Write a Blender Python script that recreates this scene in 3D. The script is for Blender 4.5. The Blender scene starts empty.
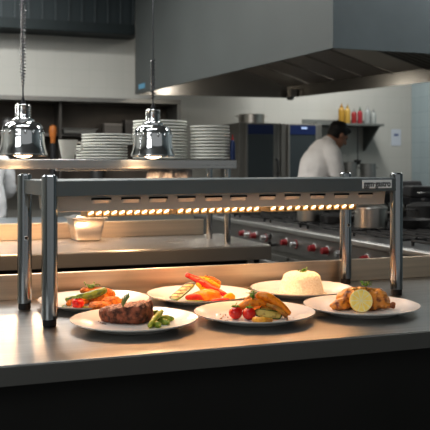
import bpy, math, random
from mathutils import Vector, Matrix, noise
random.seed(7)
PI = math.pi
C = bpy.context.scene.collection

# ------------------------------------------------------------------ camera model
EYE = 1.29
YAW = math.radians(20)
FPX = 800.0
HOR = 166.0
FW = Vector((math.sin(YAW), math.cos(YAW), 0))
RT = Vector((math.cos(YAW), -math.sin(YAW), 0))

def at_z(px, py, z):
    """world point on the horizontal plane z seen at photo position px,py"""
    d = FPX * (EYE - z) / (py - HOR)
    p = FW * d + RT * (d * (px - 215) / FPX)
    return Vector((p.x, p.y, z))

def at_d(px, d, z=0):
    p = FW * d + RT * (d * (px - 215) / FPX)
    return Vector((p.x, p.y, z))

def at_Y(px, Y, z=0):
    u = (px - 215) / FPX
    d = Y / (FW.y + RT.y * u)
    p = FW * d + RT * (d * u)
    return Vector((p.x, Y, z))

# ------------------------------------------------------------------ materials
def mat(name, col, rough=.5, metal=0., col2=None, scale=8., bump=0., bscale=None, stretch=None,
        sss=0., emit=None, estr=0., coat=0., detail=4., mix=(.35, .65), trans=0., aniso=0., spec=None, ior=None):
    m = bpy.data.materials.new(name); m.use_nodes = True
    nt = m.node_tree; b = nt.nodes['Principled BSDF']
    b.inputs['Base Color'].default_value = (*col, 1)
    b.inputs['Roughness'].default_value = rough
    b.inputs['Metallic'].default_value = metal
    b.inputs['Coat Weight'].default_value = coat
    b.inputs['Transmission Weight'].default_value = trans
    if aniso: b.inputs['Anisotropic'].default_value = aniso
    if spec is not None: b.inputs['Specular IOR Level'].default_value = spec
    if sss:
        b.inputs['Subsurface Weight'].default_value = sss
        b.inputs['Subsurface Radius'].default_value = (.01, .005, .003)
        b.inputs['Subsurface Scale'].default_value = 1.
    if emit:
        b.inputs['Emission Color'].default_value = (*emit, 1); b.inputs['Emission Strength'].default_value = estr
    if col2 or bump:
        tc = nt.nodes.new('ShaderNodeTexCoord'); mp = nt.nodes.new('ShaderNodeMapping')
        nt.links.new(tc.outputs['Object'], mp.inputs['Vector'])
        if stretch: mp.inputs['Scale'].default_value = stretch
    if col2:
        n = nt.nodes.new('ShaderNodeTexNoise'); n.inputs['Scale'].default_value = scale; n.inputs['Detail'].default_value = detail
        nt.links.new(mp.outputs['Vector'], n.inputs['Vector'])
        r = nt.nodes.new('ShaderNodeValToRGB')
        r.color_ramp.elements[0].position = mix[0]; r.color_ramp.elements[1].position = mix[1]
        r.color_ramp.elements[0].color = (*col, 1); r.color_ramp.elements[1].color = (*col2, 1)
        nt.links.new(n.outputs['Fac'], r.inputs['Fac']); nt.links.new(r.outputs['Color'], b.inputs['Base Color'])
    if bump:
        n2 = nt.nodes.new('ShaderNodeTexNoise'); n2.inputs['Scale'].default_value = bscale or scale; n2.inputs['Detail'].default_value = detail
        nt.links.new(mp.outputs['Vector'], n2.inputs['Vector'])
        bp = nt.nodes.new('ShaderNodeBump'); bp.inputs['Strength'].default_value = bump; bp.inputs['Distance'].default_value = .01
        nt.links.new(n2.outputs['Fac'], bp.inputs['Height']); nt.links.new(bp.outputs['Normal'], b.inputs['Normal'])
    return m

def tile_mat(name, c1, c2, mortar, bw, rh, rough=.3, axis='X'):
    m = bpy.data.materials.new(name); m.use_nodes = True
    nt = m.node_tree; b = nt.nodes['Principled BSDF']; b.inputs['Roughness'].default_value = rough
    tc = nt.nodes.new('ShaderNodeTexCoord'); sx = nt.nodes.new('ShaderNodeSeparateXYZ'); cx = nt.nodes.new('ShaderNodeCombineXYZ')
    nt.links.new(tc.outputs['Object'], sx.inputs[0])
    if axis == 'F':
        nt.links.new(sx.outputs['X'], cx.inputs[0]); nt.links.new(sx.outputs['Y'], cx.inputs[1])
    else:
        nt.links.new(sx.outputs[axis], cx.inputs[0]); nt.links.new(sx.outputs['Z'], cx.inputs[1])
    t = nt.nodes.new('ShaderNodeTexBrick'); nt.links.new(cx.outputs[0], t.inputs['Vector'])
    t.offset = 0 if axis == 'F' or rh == bw else .0
    t.inputs['Color1'].default_value = (*c1, 1); t.inputs['Color2'].default_value = (*c2, 1); t.inputs['Mortar'].default_value = (*mortar, 1)
    t.inputs['Scale'].default_value = 1; t.inputs['Mortar Size'].default_value = .003; t.inputs['Brick Width'].default_value = bw; t.inputs['Row Height'].default_value = rh
    nt.links.new(t.outputs['Color'], b.inputs['Base Color'])
    bp = nt.nodes.new('ShaderNodeBump'); bp.inputs['Strength'].default_value = .3; bp.inputs['Distance'].default_value = .003
    nt.links.new(t.outputs['Fac'], bp.inputs['Height']); bp.invert = True
    nt.links.new(bp.outputs['Normal'], b.inputs['Normal'])
    return m

def steel(name, col, rough, streak='X', var=.08, bump=.03, sc=60.):
    """brushed steel: fine streaks along one axis in roughness, colour and bump"""
    m = bpy.data.materials.new(name); m.use_nodes = True
    nt = m.node_tree; b = nt.nodes['Principled BSDF']; b.inputs['Metallic'].default_value = 1
    tc = nt.nodes.new('ShaderNodeTexCoord'); mp = nt.nodes.new('ShaderNodeMapping')
    nt.links.new(tc.outputs['Object'], mp.inputs['Vector'])
    mp.inputs['Scale'].default_value = {'X': (.03, 1, 1), 'Y': (1, .03, 1), 'Z': (1, 1, .02)}[streak]
    n = nt.nodes.new('ShaderNodeTexNoise'); n.inputs['Scale'].default_value = sc; n.inputs['Detail'].default_value = 6
    nt.links.new(mp.outputs['Vector'], n.inputs['Vector'])
    cl = nt.nodes.new('ShaderNodeTexNoise'); cl.inputs['Scale'].default_value = 5; cl.inputs['Detail'].default_value = 3
    nt.links.new(tc.outputs['Object'], cl.inputs['Vector'])
    ad = nt.nodes.new('ShaderNodeMath'); ad.operation = 'ADD'
    nt.links.new(n.outputs['Fac'], ad.inputs[0]); nt.links.new(cl.outputs['Fac'], ad.inputs[1])
    mr = nt.nodes.new('ShaderNodeMapRange'); mr.inputs['From Min'].default_value = .6; mr.inputs['From Max'].default_value = 1.4
    mr.inputs['To Min'].default_value = rough - var; mr.inputs['To Max'].default_value = rough + var
    nt.links.new(ad.outputs[0], mr.inputs['Value']); nt.links.new(mr.outputs['Result'], b.inputs['Roughness'])
    r = nt.nodes.new('ShaderNodeValToRGB'); r.color_ramp.elements[0].position = .3; r.color_ramp.elements[1].position = .7
    r.color_ramp.elements[0].color = (*[c * .85 for c in col], 1); r.color_ramp.elements[1].color = (*[min(1, c * 1.1) for c in col], 1)
    nt.links.new(n.outputs['Fac'], r.inputs['Fac']); nt.links.new(r.outputs['Color'], b.inputs['Base Color'])
    bp = nt.nodes.new('ShaderNodeBump'); bp.inputs['Strength'].default_value = bump; bp.inputs['Distance'].default_value = .002
    nt.links.new(n.outputs['Fac'], bp.inputs['Height']); nt.links.new(bp.outputs['Normal'], b.inputs['Normal'])
    return m

STEEL = steel('brushed steel', (.50, .50, .49), .3, 'X', .04, .006)
TOPSTEEL = steel('worktop steel', (.43, .43, .42), .33, 'X', .025, .004)
EDGESTEEL = mat('edge steel', (.13, .13, .12), .45, .4, (.145, .145, .135), 3)
UPSTEEL = steel('warm lit upstand steel', (.66, .55, .43), .40, 'X', .05, .01)  # warm lamp glow is tinted into the steel's base colour
DARKSTEEL = steel('dark grey brushed steel', (.22, .22, .21), .4)  # one darker grey brushed tone throughout
HOODSTEEL = steel('hood steel', (.30, .33, .34), .5, 'Z', .05, .01, 25)
HOODFACE = mat('hood painted steel', (.078, .087, .086), .6, .15, (.084, .094, .093), 2.)
BEAM = mat('satin anodised aluminium', (.155, .175, .175), .42, .35, (.17, .19, .19), 6.)
HOUSING = mat('pale lamp housing', (.60, .56, .50), .45, .3)
POST = steel('polished post steel', (.40, .42, .43), .15, 'Z', .04, .02, 120)
CHROME = mat('polished chrome', (.82, .83, .84), .06, 1.)
GOLD = mat('gold reflector', (.60, .42, .22), .3, 1.)
BLACK = mat('black rubber', (.012, .012, .012), .6)
BLACKP = mat('black plastic', (.02, .02, .022), .4)
DARK = mat('dark recess', (.008, .008, .008), .8)
GLOW = mat('glowing halogen', (1, .8, .5), .3, emit=(1, .72, .42), estr=5.)
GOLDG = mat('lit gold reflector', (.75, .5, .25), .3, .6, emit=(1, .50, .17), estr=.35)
LAMPGLOW = mat('warm lamp bulb', (1, .9, .75), .3, emit=(1, .70, .42), estr=9.)
FILLGLOW = mat('hood fill glow', (.7, .7, .65), .5, emit=(1, .93, .8), estr=1.)  # glow of the fill bulbs added inside the hood
CERAM = mat('white glazed porcelain', (.80, .78, .74), .22, coat=.3)
CERAM2 = mat('stacked porcelain', (.88, .88, .82), .35)
CAST = mat('cast iron', (.02, .02, .02), .55, .3)
TILE = tile_mat('white wall tiles', (.46, .46, .43), (.448, .448, .418), (.42, .43, .40), .2, .2)
TILER = tile_mat('bluish wall tiles', (.30, .36, .38), (.28, .34, .36), (.22, .27, .29), .2, .2, axis='Y')
FLOOR = tile_mat('dark quarry tiles', (.05, .045, .04), (.06, .05, .045), (.02, .02, .02), .3, .3, .4, axis='F')
CEIL = mat('ceiling paint', (.35, .36, .36), .8, col2=(.33, .34, .34))
COAT = mat('white cotton coat', (.86, .82, .79), .85, col2=(.80, .76, .73), scale=14, bump=.25, bscale=12)
COATB = mat('cool white cotton coat', (.84, .86, .88), .85, col2=(.76, .79, .82), scale=14, bump=.25, bscale=12)
SKIN = mat('skin', (.42, .22, .14), .5, col2=(.38, .19, .12), scale=20, sss=.1)
HAIR = mat('black hair', (.008, .007, .006), .55, col2=(.018, .015, .013), scale=60, bump=.6, bscale=90)
TROUS = mat('black trousers', (.015, .015, .018), .8, col2=(.02, .02, .022), scale=20)

# ------------------------------------------------------------------ mesh collector
class M:
    def __init__(s): s.v = []; s.f = []
    def add(s, vs, fs, mtx=None):
        n = len(s.v)
        s.v += [tuple(mtx @ Vector(v)) if mtx else tuple(v) for v in vs]
        s.f += [tuple(i + n for i in f) for f in fs]
        return s
    def box(s, x0, x1, y0, y1, z0, z1, mtx=None):
        vs = [(x0,y0,z0),(x1,y0,z0),(x1,y1,z0),(x0,y1,z0),(x0,y0,z1),(x1,y0,z1),(x1,y1,z1),(x0,y1,z1)]
        return s.add(vs, [(0,3,2,1),(4,5,6,7),(0,1,5,4),(1,2,6,5),(2,3,7,6),(3,0,4,7)], mtx)
    def frustum(s, b0, b1, z0, z1, mtx=None):
        """b0,b1 = (x0,x1,y0,y1) at the two heights"""
        vs = [(b0[0],b0[2],z0),(b0[1],b0[2],z0),(b0[1],b0[3],z0),(b0[0],b0[3],z0),(b1[0],b1[2],z1),(b1[1],b1[2],z1),(b1[1],b1[3],z1),(b1[0],b1[3],z1)]
        return s.add(vs, [(0,3,2,1),(4,5,6,7),(0,1,5,4),(1,2,6,5),(2,3,7,6),(3,0,4,7)], mtx)
    def prism(s, poly, z0, z1, cap=True):
        n = len(poly)
        vs = [(p[0],p[1],z0) for p in poly] + [(p[0],p[1],z1) for p in poly]
        fs = [(i,(i+1)%n,n+(i+1)%n,n+i) for i in range(n)]
        if cap: fs += [tuple(range(n-1,-1,-1)), tuple(range(n,2*n))]
        return s.add(vs, fs)
    def lathe(s, prof, seg=48, mtx=None, closed=False, rfun=None):
        vs = []; fs = []; k = len(prof)
        for i in range(seg):
            a = 2*PI*i/seg; q = rfun(a) if rfun else 1
            for r, z in prof: vs.append((r*q*math.cos(a), r*q*math.sin(a), z))
        for i in range(seg):
            j = (i+1) % seg
            for a in range(k if closed else k-1):
                b = (a+1) % k
                fs.append((i*k+a, j*k+a, j*k+b, i*k+b))
        if not closed:
            if prof[0][0] > 1e-6: fs.append(tuple(i*k for i in range(seg))[::-1])
            if prof[-1][0] > 1e-6: fs.append(tuple(i*k+k-1 for i in range(seg)))
        return s.add(vs, fs, mtx)
    def cyl(s, c, r, z0, z1, seg=32, r1=None):
        r1 = r if r1 is None else r1
        return s.lathe([(r, z0), (r1, z1)], seg, Matrix.Translation((c[0], c[1], 0)))
    def ball(s, c, r, seg=24, rings=14, mtx=None):
        rx, ry, rz = (r, r, r) if not hasattr(r, '__len__') else r
        vs = [(0,0,-1)]; fs = []
        for i in range(1, rings):
            t = -PI/2 + PI*i/rings
            for j in range(seg):
                a = 2*PI*j/seg; vs.append((math.cos(t)*math.cos(a), math.cos(t)*math.sin(a), math.sin(t)))
        vs.append((0,0,1)); last = len(vs)-1
        for j in range(seg):
            fs.append((0, 1+(j+1)%seg, 1+j)); fs.append((last, last-seg+j, last-seg+(j+1)%seg))
        for i in range(rings-2):
            for j in range(seg):
                a = 1+i*seg; fs.append((a+j, a+(j+1)%seg, a+seg+(j+1)%seg, a+seg+j))
        mm = Matrix.Translation(c) @ (mtx or Matrix.Identity(4)) @ Matrix.Diagonal((rx, ry, rz, 1))
        return s.add(vs, fs, mm)
    def tube(s, pts, rad, seg=12, up=(0,0,1), sub=1, dome=True):
        """swept tube; rad: list of r or (r_side, r_up); Catmull-Rom resampled"""
        P = [Vector(p) for p in pts]; Rr = [(r, r) if not hasattr(r, '__len__') else r for r in rad]
        if sub > 1 and len(P) > 1:
            Q = []; S = []
            for i in range(len(P)-1):
                p0 = P[max(i-1,0)]; p1 = P[i]; p2 = P[i+1]; p3 = P[min(i+2,len(P)-1)]
                for k in range(sub):
                    t = k/sub
                    Q.append(.5*((2*p1)+(p2-p0)*t+(2*p0-5*p1+4*p2-p3)*t*t+(3*p1-p0-3*p2+p3)*t**3))
                    e = t*t*(3-2*t); S.append(tuple(Rr[i][q]*(1-e)+Rr[i+1][q]*e for q in (0,1)))
            Q.append(P[-1]); S.append(Rr[-1]); P, Rr = Q, S
        n = len(P); T = []
        for i in range(n):
            t = P[min(i+1,n-1)]-P[max(i-1,0)]; T.append(t.normalized())
        if dome:   # rounded ends
            a, b = P[0], P[-1]; ra = min(Rr[0]); rb = min(Rr[-1])
            P = [a-T[0]*ra*q for q in (.98,.8,.45)] + P + [b+T[-1]*rb*q for q in (.45,.8,.98)]
            sc = (.2,.6,.89)
            Rr = [tuple(x*q for x in Rr[0]) for q in sc] + Rr + [tuple(x*q for x in Rr[-1]) for q in sc[::-1]]
            T = [T[0]]*3 + T + [T[-1]]*3; n += 6
        vs = []; fs = []
        upv = Vector(up)
        for i in range(n):
            sd = T[i].cross(upv)
            if sd.length < 1e-3: sd = T[i].cross(Vector((1,0,0)) if abs(T[i].x) < .9 else Vector((0,1,0)))
            sd.normalize(); u = sd.cross(T[i]).normalized()
            for j in range(seg):
                a = 2*PI*j/seg
                vs.append(P[i]+sd*math.cos(a)*Rr[i][0]+u*math.sin(a)*Rr[i][1])
        for i in range(n-1):
            for j in range(seg):
                fs.append((i*seg+j, i*seg+(j+1)%seg, (i+1)*seg+(j+1)%seg, (i+1)*seg+j))
        fs.append(tuple(range(seg))[::-1]); fs.append(tuple((n-1)*seg+j for j in range(seg)))
        return s.add(vs, fs)
    def jitter(s, amp, freq, seed=0.):
        out = []
        for v in s.v:
            p = Vector(v); o = noise.noise_vector(p*freq+Vector((seed, seed*1.7, 3.1)))
            out.append(tuple(p+o*amp))
        s.v = out; return s
    def build(s, name, m, parent=None, smooth=True, angle=40, bevel=0., sub=0, remesh=0., lapl=0, bseg=2):
        me = bpy.data.meshes.new(name); me.from_pydata(s.v, [], s.f)
        if isinstance(m, (list, tuple)):
            for q in m: me.materials.append(q)
        else: me.materials.append(m)
        if smooth:
            me.polygons.foreach_set('use_smooth', [True]*len(me.polygons))
            if not remesh: me.set_sharp_from_angle(angle=math.radians(angle))
        me.update()
        o = bpy.data.objects.new(name, me); C.objects.link(o)
        if parent: o.parent = parent
        if remesh:
            r = o.modifiers.new('remesh', 'REMESH'); r.mode = 'VOXEL'; r.voxel_size = remesh; r.use_smooth_shade = True
            if lapl:
                q = o.modifiers.new('smooth', 'SMOOTH'); q.iterations = lapl; q.factor = .5
        if bevel:
            q = o.modifiers.new('bevel', 'BEVEL'); q.width = bevel; q.segments = bseg; q.limit_method = 'ANGLE'; q.angle_limit = math.radians(35)
            q.harden_normals = True
        if sub:
            q = o.modifiers.new('sub', 'SUBSURF'); q.levels = sub; q.render_levels = sub
        return o

def tag(o, label, cat, group=None, kind=None):
    o['label'] = label; o['category'] = cat
    if group: o['group'] = group
    if kind: o['kind'] = kind
    return o
def thing(name, label, cat, loc=(0,0,0), rz=0., group=None):
    o = bpy.data.objects.new(name, None); C.objects.link(o); o.empty_display_size = .05
    o.location = loc; o.rotation_euler = (0, 0, rz)
    return tag(o, label, cat, group)
def struct(name, mm, m, **k):
    o = mm.build(name, m, None, **k); o['kind'] = 'structure'; return o
def dup(root, loc, label, rz=None, group=None):
    r = root.copy(); C.objects.link(r); r.location = loc; r['label'] = label
    if rz is not None: r.rotation_euler = (0, 0, rz)
    if group: r['group'] = group
    for ch in list(root.children):
        c = ch.copy(); C.objects.link(c); c.parent = r
        for g in list(ch.children):
            d = g.copy(); C.objects.link(d); d.parent = c
    return r
def place(o, loc, rz=0.):
    o.location = loc; o.rotation_euler = (0, 0, rz); return o

# ================================================================== THE ROOM
WY = 9.2; WX = 6.16; CZ = 3.7; LX = -4.2; BY = -3.
struct('floor', M().box(LX, WX, BY, WY, -.1, 0), FLOOR)
struct('ceiling', M().box(LX, WX, BY, WY, CZ, CZ+.1), CEIL)
struct('wall_back', M().box(LX, WX+.12, WY, WY+.12, 0, CZ), TILE)
struct('wall_right', M().box(WX, WX+.12, BY, WY, 0, CZ), TILER)
struct('wall_left', M().box(LX-.12, LX, BY, WY, 0, CZ), TILE)

# ================================================================== PASS COUNTER
CT = .90
pc = thing('pass_counter', 'long brushed stainless steel pass counter with low upstand, in the foreground under the plates', 'counter')
M().box(-1.6, 2.0, 1.61, 2.40, CT-.04, CT).build('worktop', TOPSTEEL, pc, bevel=.003)
M().box(-1.6, 2.0, 1.606, 1.612, CT-.041, CT-.003).build('front_edge', EDGESTEEL, pc, bevel=.001)
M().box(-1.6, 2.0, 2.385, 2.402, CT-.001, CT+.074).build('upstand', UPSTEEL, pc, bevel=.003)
M().box(-1.58, 1.98, 1.66, 2.38, .1, CT-.04).build('cabinet_body', mat('dark cabinet front', (.018, .018, .016), .5, .3, (.022, .022, .02), 4), pc, bevel=.003)
M().box(-1.56, 1.96, 1.72, 2.34, 0, .1).build('plinth', BLACKP, pc)

# ================================================================== HEATED GANTRY
GO = FW*1.947 + RT*(-.4027)          # front left post
GYAW = math.radians(26.55)-YAW
GL, GW = 1.064, .2593
ZT = EYE-.022-CT                     # post height above the counter
g = thing('heated_gantry', 'grey metal food warming gantry with four polished posts and glowing lamp strips over the plates', 'food warmer', (GO.x, GO.y, CT), GYAW)
gx = Vector((math.cos(GYAW), math.sin(GYAW), 0)); gy = Vector((-math.sin(GYAW), math.cos(GYAW), 0))
def loc_x(px, c):
    """distance along the gantry of the plane y=c seen at column px"""
    u = (px-215)/FPX; dr = FW+RT*u; p = GO+gy*c
    # p + a*gx = t*dr
    det = gx.x*(-dr.y)+dr.x*gx.y
    return ((-p.x)*(-dr.y)+dr.x*(-p.y))/det
PR = .0192
for nm, x, y, hole in (('fl', 0, 0, 0), ('fr', GL, 0, 0), ('bl', 0, GW, 1), ('br', GL, GW, 1)):
    p = M().lathe([(PR, .018), (PR, ZT-.003), (PR-.003, ZT-.0005)], 40, Matrix.Translation((x, y, 0)),
                  rfun=lambda a: 1-.035*max(0, math.cos(4*a))**18).build('post', POST, g, angle=30)
    M().lathe([(PR*.80, 0), (PR*.86, .004), (PR*.86, .019)], 32, Matrix.Translation((x, y, 0))).build('foot', BLACK, p)
    M().lathe([(.0001, ZT+.002), (PR*.72, ZT+.001), (PR*.80, ZT-.002)], 32, Matrix.Translation((x, y, 0))).build('end_cap', POST, p)
    if hole:
        zz = .195
        mm = Matrix.Translation((x, y, zz)) @ Matrix.Rotation(math.radians(-90-0), 4, 'Z') @ Matrix.Rotation(PI/2, 4, 'Y')
        M().lathe([(.0001, PR+.0018), (.0040, PR+.0018), (.0042, PR-.006)], 20, mm).build('screw_socket', DARK, p)
        M().lathe([(.0040, PR+.0012), (.0060, PR+.0016), (.0066, PR-.004)], 20, mm).build('screw_rim', CHROME, p)
def gz(z): return EYE+z-CT
zt, zb = gz(-.0355), gz(-.0745)
tc_ = M(); tc_.box(.010, GL-.010, -.012, GW+.012, zt-.012, zt)
tc_.build('top_panel', BEAM, g, bevel=.002)
M().box(.010, GL-.010, -.014, -.004, zb, zt-.001).build('front_rail', BEAM, g, bevel=.0015)
M().box(.010, GL-.010, GW+.004, GW+.014, zb, zt-.001).build('back_rail', BEAM, g, bevel=.0015)
M().box(-.006, .004, .012, GW-.012, zb, zt-.001).build('side_rail', BEAM, g, bevel=.0015)
M().box(GL-.004, GL+.006, .012, GW-.012, zb, zt-.001).build('side_rail', BEAM, g, bevel=.0015)
# lamp housing with louvres
hx0, hx1 = loc_x(58, .03), loc_x(386, .03)
hz1, hz0 = gz(-.0745), gz(-.1155)
h = M().frustum((hx0+.003, hx1-.003, .034, GW-.034), (hx0, hx1, .03, GW-.03), hz0, hz1).build('lamp_housing', HOUSING, g, bevel=.0025)
for i, px in enumerate((101, 130.5, 158, 186, 213, 238, 267, 292, 317, 341, 365)):
    cx = loc_x(px, .034); w = .0265
    M().box(cx-w, cx+w, .0296, .040, hz1-.0125, hz1-.0065).build('vent_slot_shade', DARK, h)  # solid black box stands in for the shade inside the slot
    lv = M()   # pressed-out louvre below the slot: rounded wedge
    vs = []; n = 12
    for k in range(n+1):
        t = k/n; x = cx-w+2*w*t; bul = .0105*(math.sin(PI*t)**.3)
        vs += [(x, .0330, hz1-.0215), (x, .0330-bul*.55, hz1-.0180), (x, .0330-bul, hz1-.0110)]
    fs = []
    for k in range(n):
        for q in (0, 1): fs.append((k*3+q, (k+1)*3+q, (k+1)*3+q+1, k*3+q+1))
    lv.add(vs, fs).build('louvre', HOUSING, h)
# three halogen strips
strips = [(86, 169), (175.5, 259), (268, 354)]
for a, b in strips:
    x0, x1 = loc_x(a, .08), loc_x(b, .08)
    y0, y1 = .075, .125
    zt2 = hz0+.002; zb2 = hz0-.0165
    st = M().box(x0, x1, y0, y0+.002, zb2, zt2).box(x0, x1, y1-.002, y1, zb2, zt2).box(x0, x0+.002, y0, y1, zb2, zt2).box(x1-.002, x1, y0, y1, zb2, zt2).box(x0, x1, y0, y1, zt2-.003, zt2)
    s_ = st.build('heat_strip', GOLD, g)
    n = 11
    for k in range(n):
        cx = x0+(x1-x0)*(k+.5)/n
        M().tube([(cx-.0042, y0-.002, (zb2+zt2)/2-.0020), (cx+.0042, y0-.002, (zb2+zt2)/2+.0028)], [.0019, .0030], 10).build('bulb', GLOW, s_)
        M().add([(cx-.0085, y0-.0004, zb2+.002), (cx+.0085, y0-.0004, zb2+.002), (cx+.0085, y0-.0004, zt2-.003), (cx-.0085, y0-.0004, zt2-.003)], [(0,1,2,3)]).build('reflector_cell', GOLDG, s_)
    for k in range(n+1):
        cx = x0+(x1-x0)*k/n
        M().box(cx-.0012, cx+.0012, y0-.005, y0, zb2+.001, zt2-.002).build('reflector_fin', GOLD, s_)
    M().box(x0, x1, y0-.006, y0, zt2-.003, zt2).box(x0, x1, y0-.006, y0, zb2-.0005, zb2+.0015).build('reflector_lip', GOLD, s_)
# name plate
fp = -.014
nx0, nx1 = loc_x(362, fp), loc_x(392, fp)-.002
nz = gz(-.0535)
pl = M().box(nx0, nx1, fp-.0022, fp, nz-.0125, nz+.0125).build('name_plate', mat('silver label', (.95, .95, .93), .5), g, bevel=.001)
cu = bpy.data.curves.new('lettering', 'FONT'); cu.body = 'ggm\u00b7gastro'; cu.size = .0205; cu.offset = .00035; cu.extrude = .0003
cu.align_x = 'CENTER'; cu.align_y = 'CENTER'
tmp = bpy.data.objects.new('lettering', cu); C.objects.link(tmp)
bpy.context.view_layer.update()
me = bpy.data.meshes.new_from_object(tmp.evaluated_get(bpy.context.evaluated_depsgraph_get()))
bpy.data.objects.remove(tmp)
xs = [v.co.x for v in me.vertices]; wtxt = max(xs)-min(xs); k = (nx1-nx0)*.90/wtxt
for v in me.vertices:
    v.co = Vector((v.co.x*k, v.co.y*k*1.12, v.co.z))
me.materials.clear(); me.materials.append(BLACKP)
lt = bpy.data.objects.new('lettering', me); C.objects.link(lt); lt.parent = pl
lt.location = ((nx0+nx1)/2, fp-.0026, nz+.0005); lt.rotation_euler = (PI/2, 0, 0)
# warm light of the strips
for a, b in strips:
    x0, x1 = loc_x(a, .08), loc_x(b, .08)
    L = bpy.data.lights.new('strip light', 'AREA'); L.shape = 'RECTANGLE'; L.size = x1-x0; L.size_y = .045
    L.energy = .98; L.color = (1, .49, .20)
    lo = bpy.data.objects.new('strip_light', L); C.objects.link(lo)
    p = Vector((GO.x, GO.y, CT))+gx*((x0+x1)/2)+gy*.10; lo.location = (p.x, p.y, CT+hz0-.020); lo.rotation_euler = (0, 0, GYAW)

# ================================================================== PLATES
RP = .1535
def plate_mesh():
    t = .004
    top = [(0, .0065), (.092, .0065), (.104, .0085), (.112, .0125), (.150, .0215), (RP, .0225)]
    bot = [(RP-.0005, .0205), (.148, .0175), (.112, .0085), (.100, .003), (.098, 0), (.088, 0), (.086, .0025), (0, .0025)]
    return M().lathe([(max(r, .0001), z) for r, z in top+bot], 96)
pm = plate_mesh()
PL = {}
defs = {
 'steak': (-.196, 1.940, 'round white dinner plate under the steak and asparagus'),
 'squash': (.1005, 2.035, 'round white dinner plate under the two cherry tomatoes and orange peppers'),
 'chicken': (.390, 2.135, 'round white dinner plate under the roast chicken and lemon'),
 'fritter': (-.337, 2.225, 'round white dinner plate behind the left front post under the orange fritters'),
 'pepper': (-.044, 2.325, 'round white dinner plate under the grilled red and yellow pepper strips'),
 'rice': (.262, 2.432, 'round white dinner plate under the moulded rice'),
}
for k_, (x, y, lab) in defs.items():
    p = RT*x+FW*y
    o = M(); o.v = pm.v; o.f = pm.f
    ob = o.build('dinner_plate', CERAM, None, angle=60)
    ob.location = (p.x, p.y, CT); PL[k_] = Vector((p.x, p.y, CT))
    tag(ob, lab, 'plate', 'dinner plates on the pass counter')
PZ = CT+.0067

# ---- food helpers: positions given on the plate by where they sit
def onp(px, py, dz=0.): return at_z(px, py, PZ+dz)
def dpt(px, py, d):
    """point on the view ray px,py at distance d"""
    p = FW*d+RT*(d*(px-215)/FPX); return Vector((p.x, p.y, EYE-d*(py-HOR)/FPX))
def food(name, mm, m, label, cat, group=None, **k):
    # re-centre the mesh on its own base
    zs = [v[2] for v in mm.v]; n = len(mm.v)
    c = Vector((sum(v[0] for v in mm.v)/n, sum(v[1] for v in mm.v)/n, min(zs)))
    mm.v = [tuple(Vector(v)-c) for v in mm.v]
    o = mm.build(name, m, None, **k); o.location = c
    return tag(o, label, cat, group), c
def sub(name, mm, m, par, c, **k):
    mm.v = [tuple(Vector(v)-c) for v in mm.v]
    return mm.build(name, m, par, **k)

GREEN = mat('herb green', (.09, .22, .02), .5, col2=(.20, .36, .05), scale=120)
DGREEN = mat('dark zucchini skin', (.015, .06, .012), .35, col2=(.04, .11, .02), scale=120)
FLESH = mat('grilled zucchini flesh', (.58, .44, .12), .5, col2=(.26, .13, .025), scale=90, mix=(.5, .68), bump=.2)
STEAKM = mat('seared beef', (.075, .026, .014), .65, col2=(.36, .12, .065), scale=75, bump=.8, bscale=130, mix=(.36, .62))
STEAKT = mat('seared beef top', (.13, .045, .026), .6, col2=(.58, .30, .20), scale=110, bump=.9, bscale=150, mix=(.38, .60))
ASP = mat('asparagus', (.16, .22, .015), .42, col2=(.40, .44, .07), scale=90)
TOM = mat('cherry tomato', (.52, .010, .008), .2, col2=(.62, .03, .012), scale=30, coat=.4, sss=.1)
ORANGE = mat('roasted orange pepper', (.82, .27, .008), .36, col2=(.55, .13, .008), scale=110, mix=(.50, .70), coat=.25)
YEL = mat('yellow pepper', (.80, .38, .006), .35, col2=(.68, .25, .006), scale=50, coat=.2)
RED = mat('red pepper', (.42, .010, .006), .35, col2=(.62, .04, .015), scale=70, coat=.2)
FRIT = mat('crumbed fritter', (.72, .23, .02), .6, col2=(.34, .07, .010), scale=130, mix=(.42, .7), bump=.8, bscale=200)
CHAR = mat('char', (.06, .02, .01), .6)
BRN = mat('toasted crumbs', (.14, .05, .015), .6, col2=(.35, .17, .04), scale=200)
CHKN = mat('roast chicken skin', (.66, .26, .035), .28, col2=(.17, .038, .006), scale=75, mix=(.46, .66), bump=.45, bscale=90, coat=.35, detail=7)
BONE = mat('browned bone end', (.20, .06, .02), .5, col2=(.35, .13, .05), scale=80, bump=.4)
LEMF = mat('lemon flesh', (.95, .70, .13), .3, col2=(.97, .80, .28), scale=120, coat=.3, sss=.1)
LEMP = mat('lemon pith', (.88, .80, .50), .5)
LEMR = mat('lemon rind', (.88, .56, .02), .35, bump=.2, bscale=200)
RICE = mat('steamed rice', (.80, .73, .58), .5, col2=(.93, .89, .78), scale=200, sss=.05)

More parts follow.
